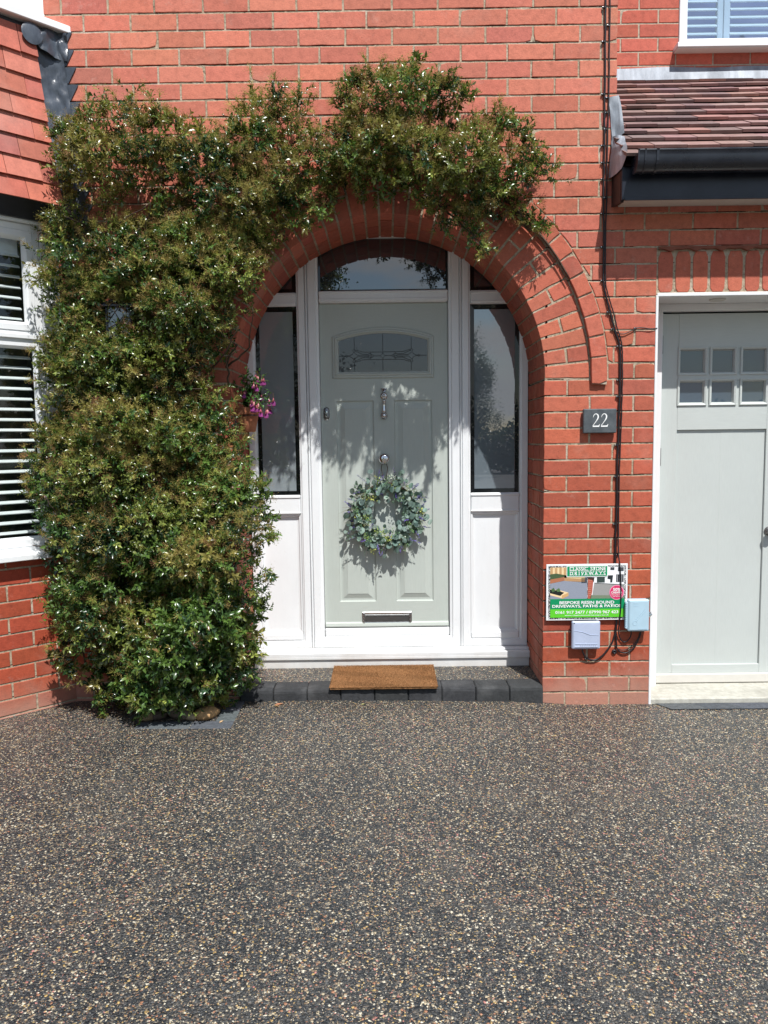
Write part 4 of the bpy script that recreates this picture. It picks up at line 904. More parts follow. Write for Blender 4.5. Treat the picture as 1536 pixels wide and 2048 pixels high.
D /= np.linalg.norm(D, axis=1)[:, None]; S = np.cross(D, RNG.normal(0, 1, (nF, 3))); S /= np.linalg.norm(S, axis=1)[:, None]
ln_ = RNG.uniform(.004, .009, nF)[:, None]; wd_ = .0008
V = np.stack([B-S*wd_, B+S*wd_, B+D*ln_], 1).reshape(-1, 3); F = np.arange(nF*3).reshape(-1, 3)
C = np.array([.36, .185, .082])*RNG.uniform(.45, 1.5, (nF, 1))
stripe = 1-.22*((np.abs(np.sin(v*7+u*2.2)) > .8)); C *= stripe[:, None]
fb = fast_mesh('fibre_pile', V, F, C, MT['fibre'], mat_)
# ------------------------------------------------------------------ flush block edging and threshold strip by the garage
ge = empty('edging_strip', 'flush strip of grey paving blocks along the garage threshold', 'edging')
x = 1.462; i = 0
while x < 3.0:
    m = MB(); z = gz(x, -.05)+.004; sk = .06
    m.loops([[(x+.001, -.004, z), (x+.199, -.004, z), (x+.199+sk, -.098, z), (x+.001+sk, -.098, z)], ], 0, vary((.055, .062, .070), .15), cap1=True)
    m.add([(x+.001, -.004, z), (x+.199, -.004, z), (x+.199+sk, -.098, z), (x+.001+sk, -.098, z)], [(3, 2, 1, 0)], 0, vary((.075, .083, .092), .15)); m.m = m.m[1:]; m.c = m.c[1:]; m.f = m.f[1:]
    m.build('edging_block', MT['block'], ge); x += .201; i += 1
# ------------------------------------------------------------------ planting pocket at the foot of the shrub
pb = empty('planting_pocket', 'grey block border set flush in the driveway round the foot of the climbing shrub', 'edging')
px0, px1, pyf, pyb = -1.43, -.79, -.425, -.02
def slab(x0, x1, y0, y1):
    m = MB(); z = .050+random.uniform(0, .003)
    m.box((x0+.001, y0+.001, .0), (x1-.001, y1-.001, z), 0, vary((.085, .095, .105), .12), bev=.003); m.build('edging_block', MT['block'], pb)
for a, b in zip((px0, px0+.215, px0+.43), (px0+.215, px0+.43, px1)): slab(a, b, pyf, pyf+.10)
for y in (pyf+.10, pyf+.25): slab(px0, px0+.10, y, y+.15); slab(px1-.10, px1, y, y+.15)
m = MB(); m.box((px0+.1, pyf+.1, .0), (px1-.1, pyb, .047)); m.build('soil', MT['soil'], pb)
def stone_mesh(r, col):
    m = MB(); ns, nr = 12, 7; ph = [random.random()*6 for _ in range(4)]; L_ = []
    for i in range(1, nr):
        t = math.pi*i/nr; l = []
        for j in range(ns):
            a = 2*math.pi*j/ns; k = 1+.14*math.sin(2*a+ph[0])+.09*math.sin(3*a+ph[1]+t*2)+.05*math.sin(5*a+ph[2])
            l.append((r*k*math.sin(t)*math.cos(a)*1.15, r*k*math.sin(t)*math.sin(a)*.9, r*.62*math.cos(t)*(1+.08*math.sin(3*a+ph[3]))))
        L_.append(l)
    m.loops(L_, 0, col, True, True, True); return m
SC = [(-1.245, -.285, .045, (.30, .22, .12), 'small buff stone by the left block under the climbing shrub'), (-1.19, -.27, .042, (.12, .09, .07), 'dark brown stone left of the middle under the climbing shrub'), (-1.085, -.265, .058, (.16, .12, .09), 'largest brown stone under the middle of the climbing shrub'),
      (-1.015, -.295, .032, (.38, .30, .19), 'smallest pale tan stone on the front edge of the planting pocket'), (-.945, -.275, .055, (.42, .25, .11), 'ochre orange stone right of the smaller tan one under the shrub'), (-1.15, -.20, .05, (.10, .09, .085), 'dark grey stone half hidden behind the brown ones under the shrub')]
for x, y, r, c_, lb in SC:
    o = stone_mesh(r, c_).build('stone', MT['stone'], None, True); o.location = (x, y, .047+r*.5); o.rotation_euler = (random.uniform(-.2, .2), 0, random.uniform(0, 3)); tag(o, lb, 'stone', 'stones at the foot of the shrub')
# ------------------------------------------------------------------ leaf builders
def leaves(P_, D_, Up, ln, wd, fold=.25, curl=.15):
    """rhombic folded leaves; P base, D direction, Up rough normal -> V, F(4 tris each)"""
    n = len(P_); D_ = D_/np.linalg.norm(D_, axis=1)[:, None]; S = np.cross(D_, Up); S /= np.maximum(1e-6, np.linalg.norm(S, axis=1))[:, None]; Nn = np.cross(S, D_)
    ln = ln[:, None]; wd = wd[:, None]
    base = P_; mid = P_+D_*ln*.52-Nn*wd*fold*.0+Nn*ln*curl*.5; L_ = P_+D_*ln*.5+S*wd*.5+Nn*wd*fold+Nn*ln*curl*.5; Rr = P_+D_*ln*.5-S*wd*.5+Nn*wd*fold+Nn*ln*curl*.5
    tip = P_+D_*ln-Nn*ln*curl*.3
    V = np.stack([base, L_, mid, tip, Rr], 1).reshape(-1, 3); o = (np.arange(n)*5)[:, None]
    F = np.concatenate([o+np.array([[0, 2, 1]]), o+np.array([[1, 2, 3]]), o+np.array([[3, 2, 4]]), o+np.array([[4, 2, 0]])], 1).reshape(-1, 3)
    return V, F
def unit(a): return a/np.maximum(1e-9, np.linalg.norm(a, axis=-1, keepdims=True))
def inpoly(px, py, poly):
    r = np.zeros(len(px), bool); n = len(poly)
    for i in range(n):
        x1, y1 = poly[i]; x2, y2 = poly[(i+1) % n]
        c = ((y1 > py) != (y2 > py)) & (px < (x2-x1)*(py-y1)/(y2-y1+1e-12)+x1); r ^= c
    return r
def edgedist(px, py, poly):
    d = np.full(len(px), 1e9); n = len(poly)
    for i in range(n):
        a = np.array(poly[i]); b = np.array(poly[(i+1) % n]); ab = b-a; t = np.clip(((px-a[0])*ab[0]+(py-a[1])*ab[1])/(ab@ab), 0, 1)
        d = np.minimum(d, np.hypot(px-a[0]-t*ab[0], py-a[1]-t*ab[1]))
    return d
# ------------------------------------------------------------------ the climbing shrub
COLP = [(180, 440), (110, 455), (90, 500), (82, 560), (98, 620), (88, 690), (90, 770), (95, 850), (85, 910), (76, 960), (82, 1030), (105, 1075), (110, 1120), (105, 1190), (108, 1240), (120, 1295), (150, 1310), (192, 1335), (200, 1375), (240, 1400), (262, 1426), (330, 1433), (400, 1436), (440, 1428), (468, 1398), (500, 1380), (512, 1330), (512, 1270), (525, 1215), (530, 1150), (525, 1110), (540, 1085), (538, 1040), (520, 1000), (512, 950), (490, 905), (470, 868), (448, 830), (440, 780), (442, 730), (456, 690), (482, 645), (512, 600), (535, 545), (550, 490), (560, 455), (380, 470), (330, 455), (280, 470), (230, 450)]
TOPP = [(125, 300), (122, 255), (150, 235), (200, 215), (250, 208), (305, 215), (350, 245), (395, 268), (435, 268), (465, 225), (520, 200), (575, 192), (610, 215), (645, 250), (690, 240), (688, 190), (694, 158), (750, 150), (800, 132), (850, 145), (905, 170), (922, 200), (905, 228), (895, 255), (940, 262), (975, 250), (1010, 250), (1045, 270), (1062, 310), (1098, 348), (1062, 345), (1035, 352), (1010, 380), (1040, 410), (1050, 432), (1010, 440), (975, 440), (955, 470), (915, 455), (880, 435), (845, 402), (790, 398), (740, 402), (690, 398), (640, 430), (590, 450), (540, 470), (480, 475), (430, 440), (400, 400), (350, 405), (300, 420), (282, 400), (255, 380), (215, 385), (190, 400), (150, 390), (125, 350)]
CORN = [(105, 420), (120, 390), (160, 380), (185, 400), (160, 440), (180, 470), (200, 540), (130, 560), (100, 480)]
LINK = [(240, 470), (290, 430), (360, 410), (440, 430), (500, 440), (540, 440), (540, 500), (500, 540), (440, 560), (300, 560), (240, 530)]
HOLES = [(385, 297, 26, .12), (205, 425, 34, .10), (232, 400, 26, .25), (265, 655, 34, 0.0), (255, 640, 30, .0), (284, 668, 24, .0), (1000, 290, 20, .2), (660, 232, 18, .1), (965, 245, 14, .1), (1032, 305, 12, .3), (430, 290, 12, .4), (215, 310, 10, .6), (330, 960, 14, .4), (215, 830, 20, .35), (480, 1130, 16, .15), (505, 1170, 14, .2), (350, 1240, 16, .3), (820, 395, 14, .3), (120, 700, 12, .3), (760, 235, 14, .4), (1075, 330, 10, .4), (705, 390, 10, .4)]
def shrub_points(n, poly, dfun, ymin=.02, spread=1.0):
    xs_ = [p[0] for p in poly]; ys_ = [p[1] for p in poly]
    px = RNG.uniform(min(xs_), max(xs_), n); py = RNG.uniform(min(ys_), max(ys_), n); ok = inpoly(px, py, poly); px, py = px[ok], py[ok]
    ed = edgedist(px, py, poly); D = dfun(px, py)*np.sqrt(np.clip(ed/75, .06, 1))
    u = RNG.random(len(px))**.55; dep = ymin+D*u
    keep = np.ones(len(px), bool)
    for hx, hy, hr, pr_ in HOLES:
        h = (np.hypot(px-hx, py-hy) < hr*(.8+.4*RNG.random(len(px)))); keep &= ~(h & (RNG.random(len(px)) > pr_))
    px, py, dep, u = px[keep], py[keep], dep[keep], u[keep]
    yy = -dep
    # pixel -> world on the plane through that point
    d = (px[:, None]-768)/FOC*CR-(py[:, None]-1024)/FOC*CU+CF; t = (yy*.5-.06-CAM[1])/d[:, 1]; P_ = CAM+t[:, None]*d; P_[:, 1] = yy
    return P_, u, px, py
def lumps(px, py): return .5+.5*np.sin(px*.031+2*np.sin(py*.021))*np.sin(py*.036+1.7*np.sin(px*.017+1))
dcol = lambda px, py: .30+.13*lumps(px, py)+.04*np.clip((py-500)/800, 0, 1)
dtop = lambda px, py: .20+.20*lumps(px*1.3, py*1.4)+.06*np.clip((700-px)/500, 0, 1)
def smooth_(P_, n=7):
    out_ = []
    for i in range(len(P_)-1):
        a, b, c, d_ = P_[max(0, i-1)], P_[i], P_[i+1], P_[min(len(P_)-1, i+2)]
        for k in range(n):
            t_ = k/n; out_.append(.5*((2*b)+(c-a)*t_+(2*a-5*b+4*c-d_)*t_*t_+(3*b-a-3*c+d_)*t_**3))
    return out_+[P_[-1]]
def p2w(px, py, yy):
    d = (px[:, None]-768)/FOC*CR-(py[:, None]-1024)/FOC*CU+CF; t = (yy-CAM[1])/d[:, 1]; P_ = CAM+t[:, None]*d; P_[:, 1] = yy; return P_
def lump_set(poly, dfun, gap, r0, r1, tries=6000):
    """overlapping rounded masses of growth filling an outline"""
    xs_ = [p[0] for p in poly]; ys_ = [p[1] for p in poly]; got = []
    px = RNG.uniform(min(xs_), max(xs_), tries); py = RNG.uniform(min(ys_), max(ys_), tries); ok = inpoly(px, py, poly); px, py = px[ok], py[ok]; ed = edgedist(px, py, poly)
    for a, b, e in zip(px, py, ed):
        if e < 21: continue
        if any(math.hypot(a-hx, b-hy) < hr*1.05+8 and pr_ < .35 for hx, hy, hr, pr_ in HOLES): continue
        if all((a-q[0])**2+((b-q[1])*1.25)**2 > (gap*(.8+.4*q[3]))**2 for q in got): got.append((a, b, e, random.random()))
    a, b, e, q = (np.array([g[k] for g in got]) for k in range(4))
    R = np.minimum(r0+(r1-r0)*q, np.maximum(.035, (e-3)/385)); D = dfun(a, b)*np.sqrt(np.clip(e/70, .12, 1))
    c = p2w(a, b, -np.maximum(R*.9, D*RNG.uniform(.55, 1.1, len(R))-R*.5)); return c, R, a, b
lsets = [lump_set(COLP, dcol, 50, .06, .135), lump_set(TOPP, dtop, 41, .045, .10), lump_set(CORN, lambda a, b: .2+0*a, 36, .05, .09), lump_set(LINK, lambda a, b: .30+0*a, 42, .06, .11)]
LC_ = np.concatenate([l[0] for l in lsets]); LR = np.concatenate([l[1] for l in lsets]); LX = np.concatenate([l[2] for l in lsets]); LY = np.concatenate([l[3] for l in lsets])
nl = len(LC_); cnt = np.maximum(10, (LR/.1)**2*84).astype(int); li = np.repeat(np.arange(nl), cnt)
dd = unit(RNG.normal(0, 1, (len(li), 3))); dd[:, 1] = -np.abs(dd[:, 1])+(RNG.random(len(li)) < .2)*.5; dd[:, 2] += .28; dd = unit(dd)
P1_ = LC_[li]+dd*(LR[li]*RNG.uniform(.62, 1.08, len(li)))[:, None]*np.array([1.25, 1.0, .72]); P1_[:, 1] = np.minimum(P1_[:, 1], -.012)
# sparse shaded growth behind the masses
bk = [shrub_points(2100, COLP, lambda a, b: dcol(a, b)*.55), shrub_points(650, TOPP, lambda a, b: dtop(a, b)*.5)]
P2_ = np.concatenate([b[0] for b in bk]); X2 = np.concatenate([b[2] for b in bk]); Y2 = np.concatenate([b[3] for b in bk])
# loose sprays reaching out of the outline
sp_pts, sp_dir, sp_x, sp_y = [], [], [], []
SPR = []
for k in range(nl):
    if random.random() < .42:
        d0 = Vector((random.gauss(0, .8), -abs(random.gauss(.4, .4)), random.gauss(.35, .7))).normalized(); L0 = random.uniform(.05, .12)
        c = Vector(LC_[k])+d0*LR[k]*.8; pts = []
        for j in range(7):
            t_ = j/6; p = c+d0*(L0*t_)+Vector((0, 0, -.05*L0*t_*t_*8*random.random()*.5)); pts.append(p); sp_pts.append(p); sp_dir.append(d0); sp_x.append(LX[k]); sp_y.append(LY[k])
        SPR.append(pts)
PATHS = [([(950, 400), (990, 385), (1030, 362), (1065, 346), (1108, 350)], -.20, 1.3), ([(985, 340), (985, 290), (1000, 255), (1030, 255), (1062, 285), (1074, 325), (1060, 345)], -.20, 1.0), ([(1010, 400), (1040, 415), (1066, 440), (1078, 455)], -.10, .8),
         ([(905, 420), (935, 455), (955, 478), (968, 505)], -.17, .9), ([(860, 400), (880, 430), (900, 462)], -.15, 1.0), ([(700, 250), (692, 205), (705, 165)], -.18, 1.2), ([(870, 160), (905, 178), (928, 205)], -.18, 1.2), ([(800, 158), (815, 140)], -.2, .6), ([(935, 260), (975, 245), (1000, 240)], -.16, .8),
         ([(205, 230), (199, 195)], -.2, .4), ([(255, 225), (262, 192)], -.2, .5), ([(120, 250), (112, 290)], -.2, .8), ([(330, 425), (400, 408), (470, 432), (540, 452)], -.22, 1.4), ([(560, 460), (600, 446), (640, 432)], -.2, 1.1), ([(215, 425), (222, 400), (250, 392)], -.18, .8),
         ([(90, 560), (70, 500)], -.2, .4), ([(70, 950), (62, 925)], -.3, .6), ([(530, 1080), (545, 1072)], -.3, .5), ([(515, 1130), (535, 1145)], -.3, .5), ([(110, 1300), (128, 1328), (150, 1340)], -.2, .8), ([(190, 1370), (205, 1400)], -.25, .8)]
for pth, yy_, dens in PATHS:
    a3 = p2w(np.array([p[0] for p in pth], float), np.array([p[1] for p in pth], float), np.full(len(pth), yy_)); sm = smooth_([Vector(p) for p in a3]); 
    SPR.append(sm[::max(1, len(sm)//6)][:7] if len(sm) >= 7 else sm)
    for j in range(len(sm)):
        dj = (sm[min(j+1, len(sm)-1)]-sm[max(0, j-1)]).normalized()
        for q in range(max(1, int(round(2.2*dens)))):
            sp_pts.append(sm[j]+Vector((random.gauss(0, .016), random.gauss(0, .016), random.gauss(0, .016)))*dens); sp_dir.append((dj*.5+Vector((random.gauss(0, .6), -.3, random.gauss(.3, .6)))).normalized()); sp_x.append(pth[0][0]); sp_y.append(pth[0][1])
P3_ = np.array([tuple(p) for p in sp_pts]); D3 = np.array([tuple(p) for p in sp_dir])
P0 = np.concatenate([P1_, P2_, P3_]); PX = np.concatenate([LX[li], X2, np.array(sp_x)]); PY = np.concatenate([LY[li], Y2, np.array(sp_y)]); kind = np.concatenate([np.zeros(len(P1_)), np.ones(len(P2_)), 2*np.ones(len(P3_))])
hole = np.zeros(len(P0), bool)
istop = PY < 470
SD = np.concatenate([dd*.8+np.array([0, -.15, .25])+RNG.normal(0, .35, dd.shape), RNG.normal(0, .6, P2_.shape)+np.array([0, -.5, .2]), D3*.8+RNG.normal(0, .4, P3_.shape)]); SD = unit(SD)
LID = np.concatenate([li, RNG.integers(0, nl, len(P2_)), np.arange(len(P3_)) // 9 % nl])
print('lumps', nl, 'shoots', len(P0))
K = 13
slen = RNG.uniform(.035, .085, len(P0))
t = (np.arange(K)+.5)/K
ang = (np.arange(K)*2.4)[None, :]+RNG.random((len(P0), 1))*6.3
A1 = unit(np.cross(SD, np.array([.3, .2, 1.0]))); A2 = np.cross(SD, A1)
base = P0[:, None, :]+SD[:, None, :]*(slen[:, None]*t[None, :])[..., None]
rad = np.cos(ang)[..., None]*A1[:, None, :]+np.sin(ang)[..., None]*A2[:, None, :]
LD = unit(SD[:, None, :]*(.45+.5*t[None, :, None])+rad*.9+RNG.normal(0, .25, base.shape)); LU = unit(SD[:, None, :]*.9-rad*.5+np.array([0, 0, .5])+RNG.normal(0, .3, base.shape))
low = np.clip((PY-900)/500, 0, 1)
keepL = RNG.random((len(P0), K)) < .86
big = (1+.35*low)[:, None]*RNG.uniform(.65, 1.25, (len(P0), K))
B = base[keepL]; LDk = LD[keepL]; LUk = LU[keepL]; bg_ = big[keepL]
lsz = RNG.uniform(.78, 1.3, nl)[LID]; ll = .0245*bg_*np.broadcast_to(lsz[:, None], keepL.shape)[keepL]; lw = ll*RNG.uniform(.34, .52, len(ll))
V, F = leaves(B, LDk, LUk, ll, lw)
cl = np.array([[.045, .096, .023], [.085, .150, .030], [.160, .195, .040], [.205, .182, .050], [.025, .062, .022], [.32, .37, .085]])
shoot_t = RNG.random(len(P0)); 
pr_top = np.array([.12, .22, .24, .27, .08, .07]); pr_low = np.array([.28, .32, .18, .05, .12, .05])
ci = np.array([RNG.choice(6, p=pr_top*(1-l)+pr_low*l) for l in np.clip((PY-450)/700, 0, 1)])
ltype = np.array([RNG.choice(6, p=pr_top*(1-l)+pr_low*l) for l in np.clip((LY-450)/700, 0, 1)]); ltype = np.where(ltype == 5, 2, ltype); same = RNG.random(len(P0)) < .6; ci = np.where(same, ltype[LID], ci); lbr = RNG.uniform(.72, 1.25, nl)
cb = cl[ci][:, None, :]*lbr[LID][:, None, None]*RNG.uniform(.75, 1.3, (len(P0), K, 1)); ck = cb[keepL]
sp_ = RNG.random(len(ck)); ck[sp_ < .02] = (.22, .27, .06); ck[(sp_ > .02) & (sp_ < .035)] = (.20, .12, .05)
print('leaves', len(ck))
shrub = empty('climbing_shrub', 'large evergreen climbing shrub with faded brown flower clusters trained over the porch arch', 'shrub')
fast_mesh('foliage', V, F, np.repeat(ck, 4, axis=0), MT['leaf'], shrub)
# faded flower clusters: stalks and tiny heads
lowl = np.clip((LY-900)/500, 0, 1); fl_p = np.where(LY < 470, .92, .78*(1-.72*lowl)+.03); fl_on = (RNG.random(nl) < fl_p)
upw = np.concatenate([dd[:, 2]-dd[:, 1]*.5, np.zeros(len(P2_)), np.ones(len(P3_))*.5]); sel = (kind != 1) & (RNG.random(len(P0)) < np.where(fl_on[LID], .68, .05)*np.clip(.35+upw, 0, 1))
PCs = P0[sel]+SD[sel]*slen[sel][:, None]; Dc = SD[sel]; nc_ = len(PCs); H = 26; print('clusters', nc_)
dv = unit(Dc[:, None, :]*.75+RNG.normal(0, .62, (nc_, H, 3))); rl = RNG.uniform(.016, .040, (nc_, H, 1)); tipP = PCs[:, None, :]+dv*rl
sd_ = unit(np.cross(dv, RNG.normal(0, 1, dv.shape)))*.0007
c0 = np.broadcast_to(PCs[:, None, :], tipP.shape)+dv*rl*.15
Vs = np.stack([c0-sd_, c0+sd_, tipP], 2).reshape(-1, 3); Fs = np.arange(len(Vs)).reshape(-1, 3)
r_ = RNG.uniform(.0014, .0026, (nc_, H, 1)); e1 = unit(np.cross(dv, [0.2, .1, 1.])); e2 = np.cross(dv, e1)
Vt = np.stack([tipP+dv*r_*1.6, tipP+e1*r_, tipP-e1*.5*r_+e2*.87*r_, tipP-e1*.5*r_-e2*.87*r_], 2).reshape(-1, 3)
o = (np.arange(nc_*H)*4)[:, None]; Ft = np.concatenate([o+np.array([[0, 1, 2]]), o+np.array([[0, 2, 3]]), o+np.array([[0, 3, 1]]), o+np.array([[3, 2, 1]])], 1).reshape(-1, 3)+len(Vs)
cc = np.array([[.33, .23, .08], [.30, .27, .07], [.30, .15, .08], [.44, .38, .11]])[RNG.choice(4, nc_, p=[.35, .35, .12, .18])][:, None, :]*RNG.uniform(.6, 1.35, (nc_, H, 1))
cc2 = cc.reshape(-1, 3)
fast_mesh('flower_clusters', np.concatenate([Vs, Vt]), np.concatenate([Fs, Ft]), np.concatenate([cc2*1.15, np.repeat(cc2, 4, axis=0)]), MT['cluster'], shrub)
# woody frame
br = MB()
def wood(pts, r0, r1, wob=.012):
    P_ = [Vector(p) for p in pts]; out_ = []
    for i in range(len(P_)-1):
        for k in range(5): out_.append(P_[i].lerp(P_[i+1], k/5)+Vector((random.uniform(-wob, wob), random.uniform(-wob, wob)*.6, random.uniform(-wob, wob)*.6)))
    out_.append(P_[-1]); n = len(out_); br.tube(out_, [r0+(r1-r0)*i/(n-1) for i in range(n)], 7)
def pp(px, py, y): x, z = W(px, py, y); return (x, y, z)
for x0 in (-1.22, -1.10, -.98): wood([(x0, -.22, .03), (x0-.03, -.20, .5), (x0+.02, -.14, 1.1), (x0-.06, -.10, 1.7), (x0+.04, -.08, 2.3), (x0+.1, -.08, 2.75)], .026, .012)
wood([(-1.15, -.08, 2.1), (-.8, -.07, 2.55), (-.4, -.08, 2.82), (0, -.08, 2.88), (.35, -.08, 2.80), (.62, -.06, 2.70), pp(1040, 432, -.05), pp(1062, 462, -.035)], .016, .008)
rp_ = [(XC+(RH0-.004+EX(t))*math.cos(t), -.030, ZC+(RH0-.004+EX(t))*math.sin(t)) for t in np.linspace(.93, .50, 12)]
br.tube([pp(1020, 415, -.06), pp(1035, 432, -.04)]+rp_, [.008]*3+list(np.linspace(.0075, .003, 11)), 7)
for a, b_, c_ in (((350, 330), (400, 300), (330, 270)), ((760, 300), (740, 220), (800, 180)), ((800, 300), (880, 210), (915, 190)), ((900, 340), (985, 290), (1010, 260)), ((950, 380), (1050, 345), (1095, 350)), ((1000, 400), (1050, 300), (1040, 280)), ((850, 390), (930, 455), (960, 490)), ((560, 330), (600, 270), (560, 215)), ((450, 330), (500, 260), (540, 210)), ((250, 330), (230, 270), (200, 205)), ((140, 430), (170, 500), (200, 560))):
    wood([pp(*a, -.08), pp(*b_, -.15), pp(*c_, -.2)], .007, .002, .008)
for i in range(60):
    a = (random.uniform(120, 470), random.uniform(480, 1380)); wood([pp(*a, -.08), pp(a[0]+random.uniform(-50, 50), a[1]-random.uniform(20, 60), -.2), pp(a[0]+random.uniform(-80, 80), a[1]-random.uniform(40, 120), -.36)], .006, .0018, .008)
for pts in SPR: br.tube([tuple(p) for p in pts], [.0024-.0002*j for j in range(len(pts))], 5)
br.build('stems', MT['bark'], shrub, True)
# ------------------------------------------------------------------ lantern half buried in the shrub
ln0 = empty('wall_lantern', 'black leaded lantern half buried in the climbing shrub', 'lantern')
lx, lz = -1.305, 2.062
m = MB()
for sx in (-1, 1):
    for sy in (-1, 1): m.box((lx+sx*.058-.005, -.235+sy*.05-.005, lz-.075), (lx+sx*.058+.005, -.235+sy*.05+.005, lz+.075), bev=.001)
m.box((lx-.066, -.293, lz-.083), (lx+.066, -.177, lz-.073), bev=.002); m.loops([[(lx+a*s, -.235+b*s, lz+h) for a, b in ((-1, -1), (1, -1), (1, 1), (-1, 1))] for s, h in ((.078, .072), (.078, .080), (.02, .125), (.012, .14))], 0, closed=True, cap0=True, cap1=True)
m.tube([(lx, -.01, lz+.05), (lx, -.10, lz+.16), (lx, -.235, lz+.17), (lx, -.235, lz+.13)], .007, 8); m.lathe([(.04, 0), (.04, .01), (.001, .015)], (lx, 0, lz+.05), 'y', 16)
m.build('lantern_frame', MT['black'], ln0)
m = MB()
for sx in (-1, 1): m.tube([(lx-.053, -.287, lz+sx*-.0), (lx, -.287, lz+sx*.068), (lx+.053, -.287, lz)], .0018, 5)
m.build('leading', MT['steel'], ln0)
m = MB(); m.box((lx-.053, -.284, lz-.072), (lx+.053, -.186, lz+.072)); m.build('pane', MT['dark_glass'], ln0)
# ------------------------------------------------------------------ fuchsia in a clay pot on the left jamb
fp = empty('flower_pot', 'terracotta pot of pink fuchsia hooked to the left side of the porch', 'pot plant')
fx, fy, fz = -.745, .06, 1.52
m = MB(); m.lathe([(.036, .0), (.040, .004), (.056, .085), (.057, .092), (.064, .092), (.067, .096), (.069, .128), (.066, .132), (.061, .130), (.058, .112), (.001, .112)], (fx, fy, fz), 'z', 28); m.build('pot', MT['terracotta'], fp, True)
m = MB(); m.tube([(fx+.062*math.cos(a), fy+.062*math.sin(a), fz+.088) for a in np.linspace(0, 2*math.pi, 20)], .0025, 6); m.box((JL, fy-.012, fz+.02), (JL+.004, fy+.012, fz+.10)); m.build('pot_ring', MT['black'], fp)
nS = 30; FLS = []; st_ = MB(); LP, LDr, LUp, LC = [], [], [], []; fl = MB()
for i in range(nS):
    a = random.uniform(0, 6.28); e = random.uniform(.7, 1.4); L0 = random.uniform(.10, .24)
    if i < 14: a = random.uniform(-1.5, .7); e = random.uniform(.35, 1.25); L0 = random.uniform(.12, .23)
    pts = []
    for k in range(7):
        s_ = k/6; r = L0*s_*math.cos(e)*(.8+.3*s_); h = L0*s_*math.sin(e)-.05*s_*s_*(1 if e < .9 else .2); pts.append((fx+r*math.cos(a)*.75, fy+r*math.sin(a)*.6-.02*s_, fz+.12+h))
    st_.tube(pts, [.002-.0012*k/6 for k in range(7)], 5, 0)
    for k in range(1, 7):
        for s2 in (-1, 1, 0):
            p = np.array(pts[k]); LP.append(p+RNG.normal(0, .004, 3)); LDr.append(RNG.normal(0, 1, 3)+np.array([0, -.4, .2])); LUp.append(np.array([0, -.5, 1])+RNG.normal(0, .3, 3)); LC.append(np.array([.05, .12, .03])*random.uniform(.6, 1.7))
    tip = pts[-1]
    if i % 2 == 0 or i < 14:      # hanging flowers: pink tube, swept sepals, purple bell, or a closed bud
        for q in range(3 if i < 14 else 2):
            fl = MB(); FLS.append(fl); tx, ty, tz = (tip[j]+random.uniform(-.012, .012) for j in range(3)); L1 = random.uniform(.015, .03)
            fl.tube([(tx, ty, tz), (tx, ty, tz-L1)], .0008, 4, 0, (.25, .12, .05))
            if q == 1 and (i % 3 or tz > fz+.2): fl.lathe([(.0012, -.022), (.0045, -.016), (.0052, -.009), (.0022, 0)], (tx, ty, tz-L1), 'z', 7, 0, (.72, .33, .33)); continue
            fl.lathe([(.0018, -.014), (.0030, -.006), (.0024, 0)], (tx, ty, tz-L1), 'z', 7, 0, (.62, .16, .24)); zb = tz-L1-.014
            for c__ in range(4):
                b = c__*1.571+random.random()*.4; v0 = Vector((math.cos(b), math.sin(b), .15)); v1 = Vector((-math.sin(b), math.cos(b), 0))
                p0 = Vector((tx, ty, zb)); fl.add([tuple(p0+v1*.002), tuple(p0+v0*.013+v1*.006), tuple(p0+v0*.022), tuple(p0+v0*.013-v1*.006), tuple(p0-v1*.002)], [(0, 1, 2, 3, 4)], 0, vary((.52, .17, .25), .25))
            fl.lathe([(.0125, -.021), (.0115, -.011), (.0035, 0)], (tx, ty, zb), 'z', 9, 0, vary((.30, .05, .22), .25))
            for c__ in range(3): fl.tube([(tx, ty, zb-.01), (tx+random.uniform(-.004, .004), ty+random.uniform(-.004, .004), zb-.033)], .0005, 3, 0, (.5, .08, .2))
st_.build('stems', MT['bark'], fp); [f__.build('flower', MT['petal'], fp) for f__ in FLS]
V, F = leaves(np.array(LP), np.array(LDr), np.array(LUp), RNG.uniform(.022, .040, len(LP)), RNG.uniform(.012, .018, len(LP))); fast_mesh('foliage', V, F, np.repeat(np.array(LC), 4, axis=0), MT['leaf'], fp)
# ------------------------------------------------------------------ wreath
wr = empty('door_wreath', 'round wreath of eucalyptus and lavender hanging from the front door knob', 'wreath')
wx, wz, wy = -.002, 1.035, YD-.045; RW = .168
m = MB(); m.tube([(wx+RW*math.cos(a), wy+.012, wz+RW*1.02*math.sin(a)) for a in np.linspace(0, 2*math.pi, 40)], .012, 7, 0); m.build('ring', MT['bark'], wr)
m = MB(); m.tube([(-.012, YD-.03, 1.385), (-.030, YD-.030, 1.30), (-.012, wy, wz+RW)], .0022, 6); m.tube([(-.012, YD-.03, 1.385), (.008, YD-.030, 1.30), (-.006, wy, wz+RW)], .0022, 6); m.build('hanging_loop', MT['bark'], wr)
random.seed(21)
eu = MB(); lav = MB(); gr = MB(); sp = MB(); 
def disc(mb, c, nrm, r, col, along=None):
    nrm = Vector(nrm).normalized(); u = nrm.cross(Vector((.2, .3, 1))).normalized(); v = nrm.cross(u); c = Vector(c); n = 10
    pts = [tuple(c+(u*math.cos(2*math.pi*k/n)*r*.88+v*math.sin(2*math.pi*k/n)*r)+nrm*(.12*r*math.cos(4*math.pi*k/n))) for k in range(n)]
    mb.add([tuple(c-nrm*r*.10)]+pts, [(0, k+1, (k+1) % n+1) for k in range(n)], 0, col)
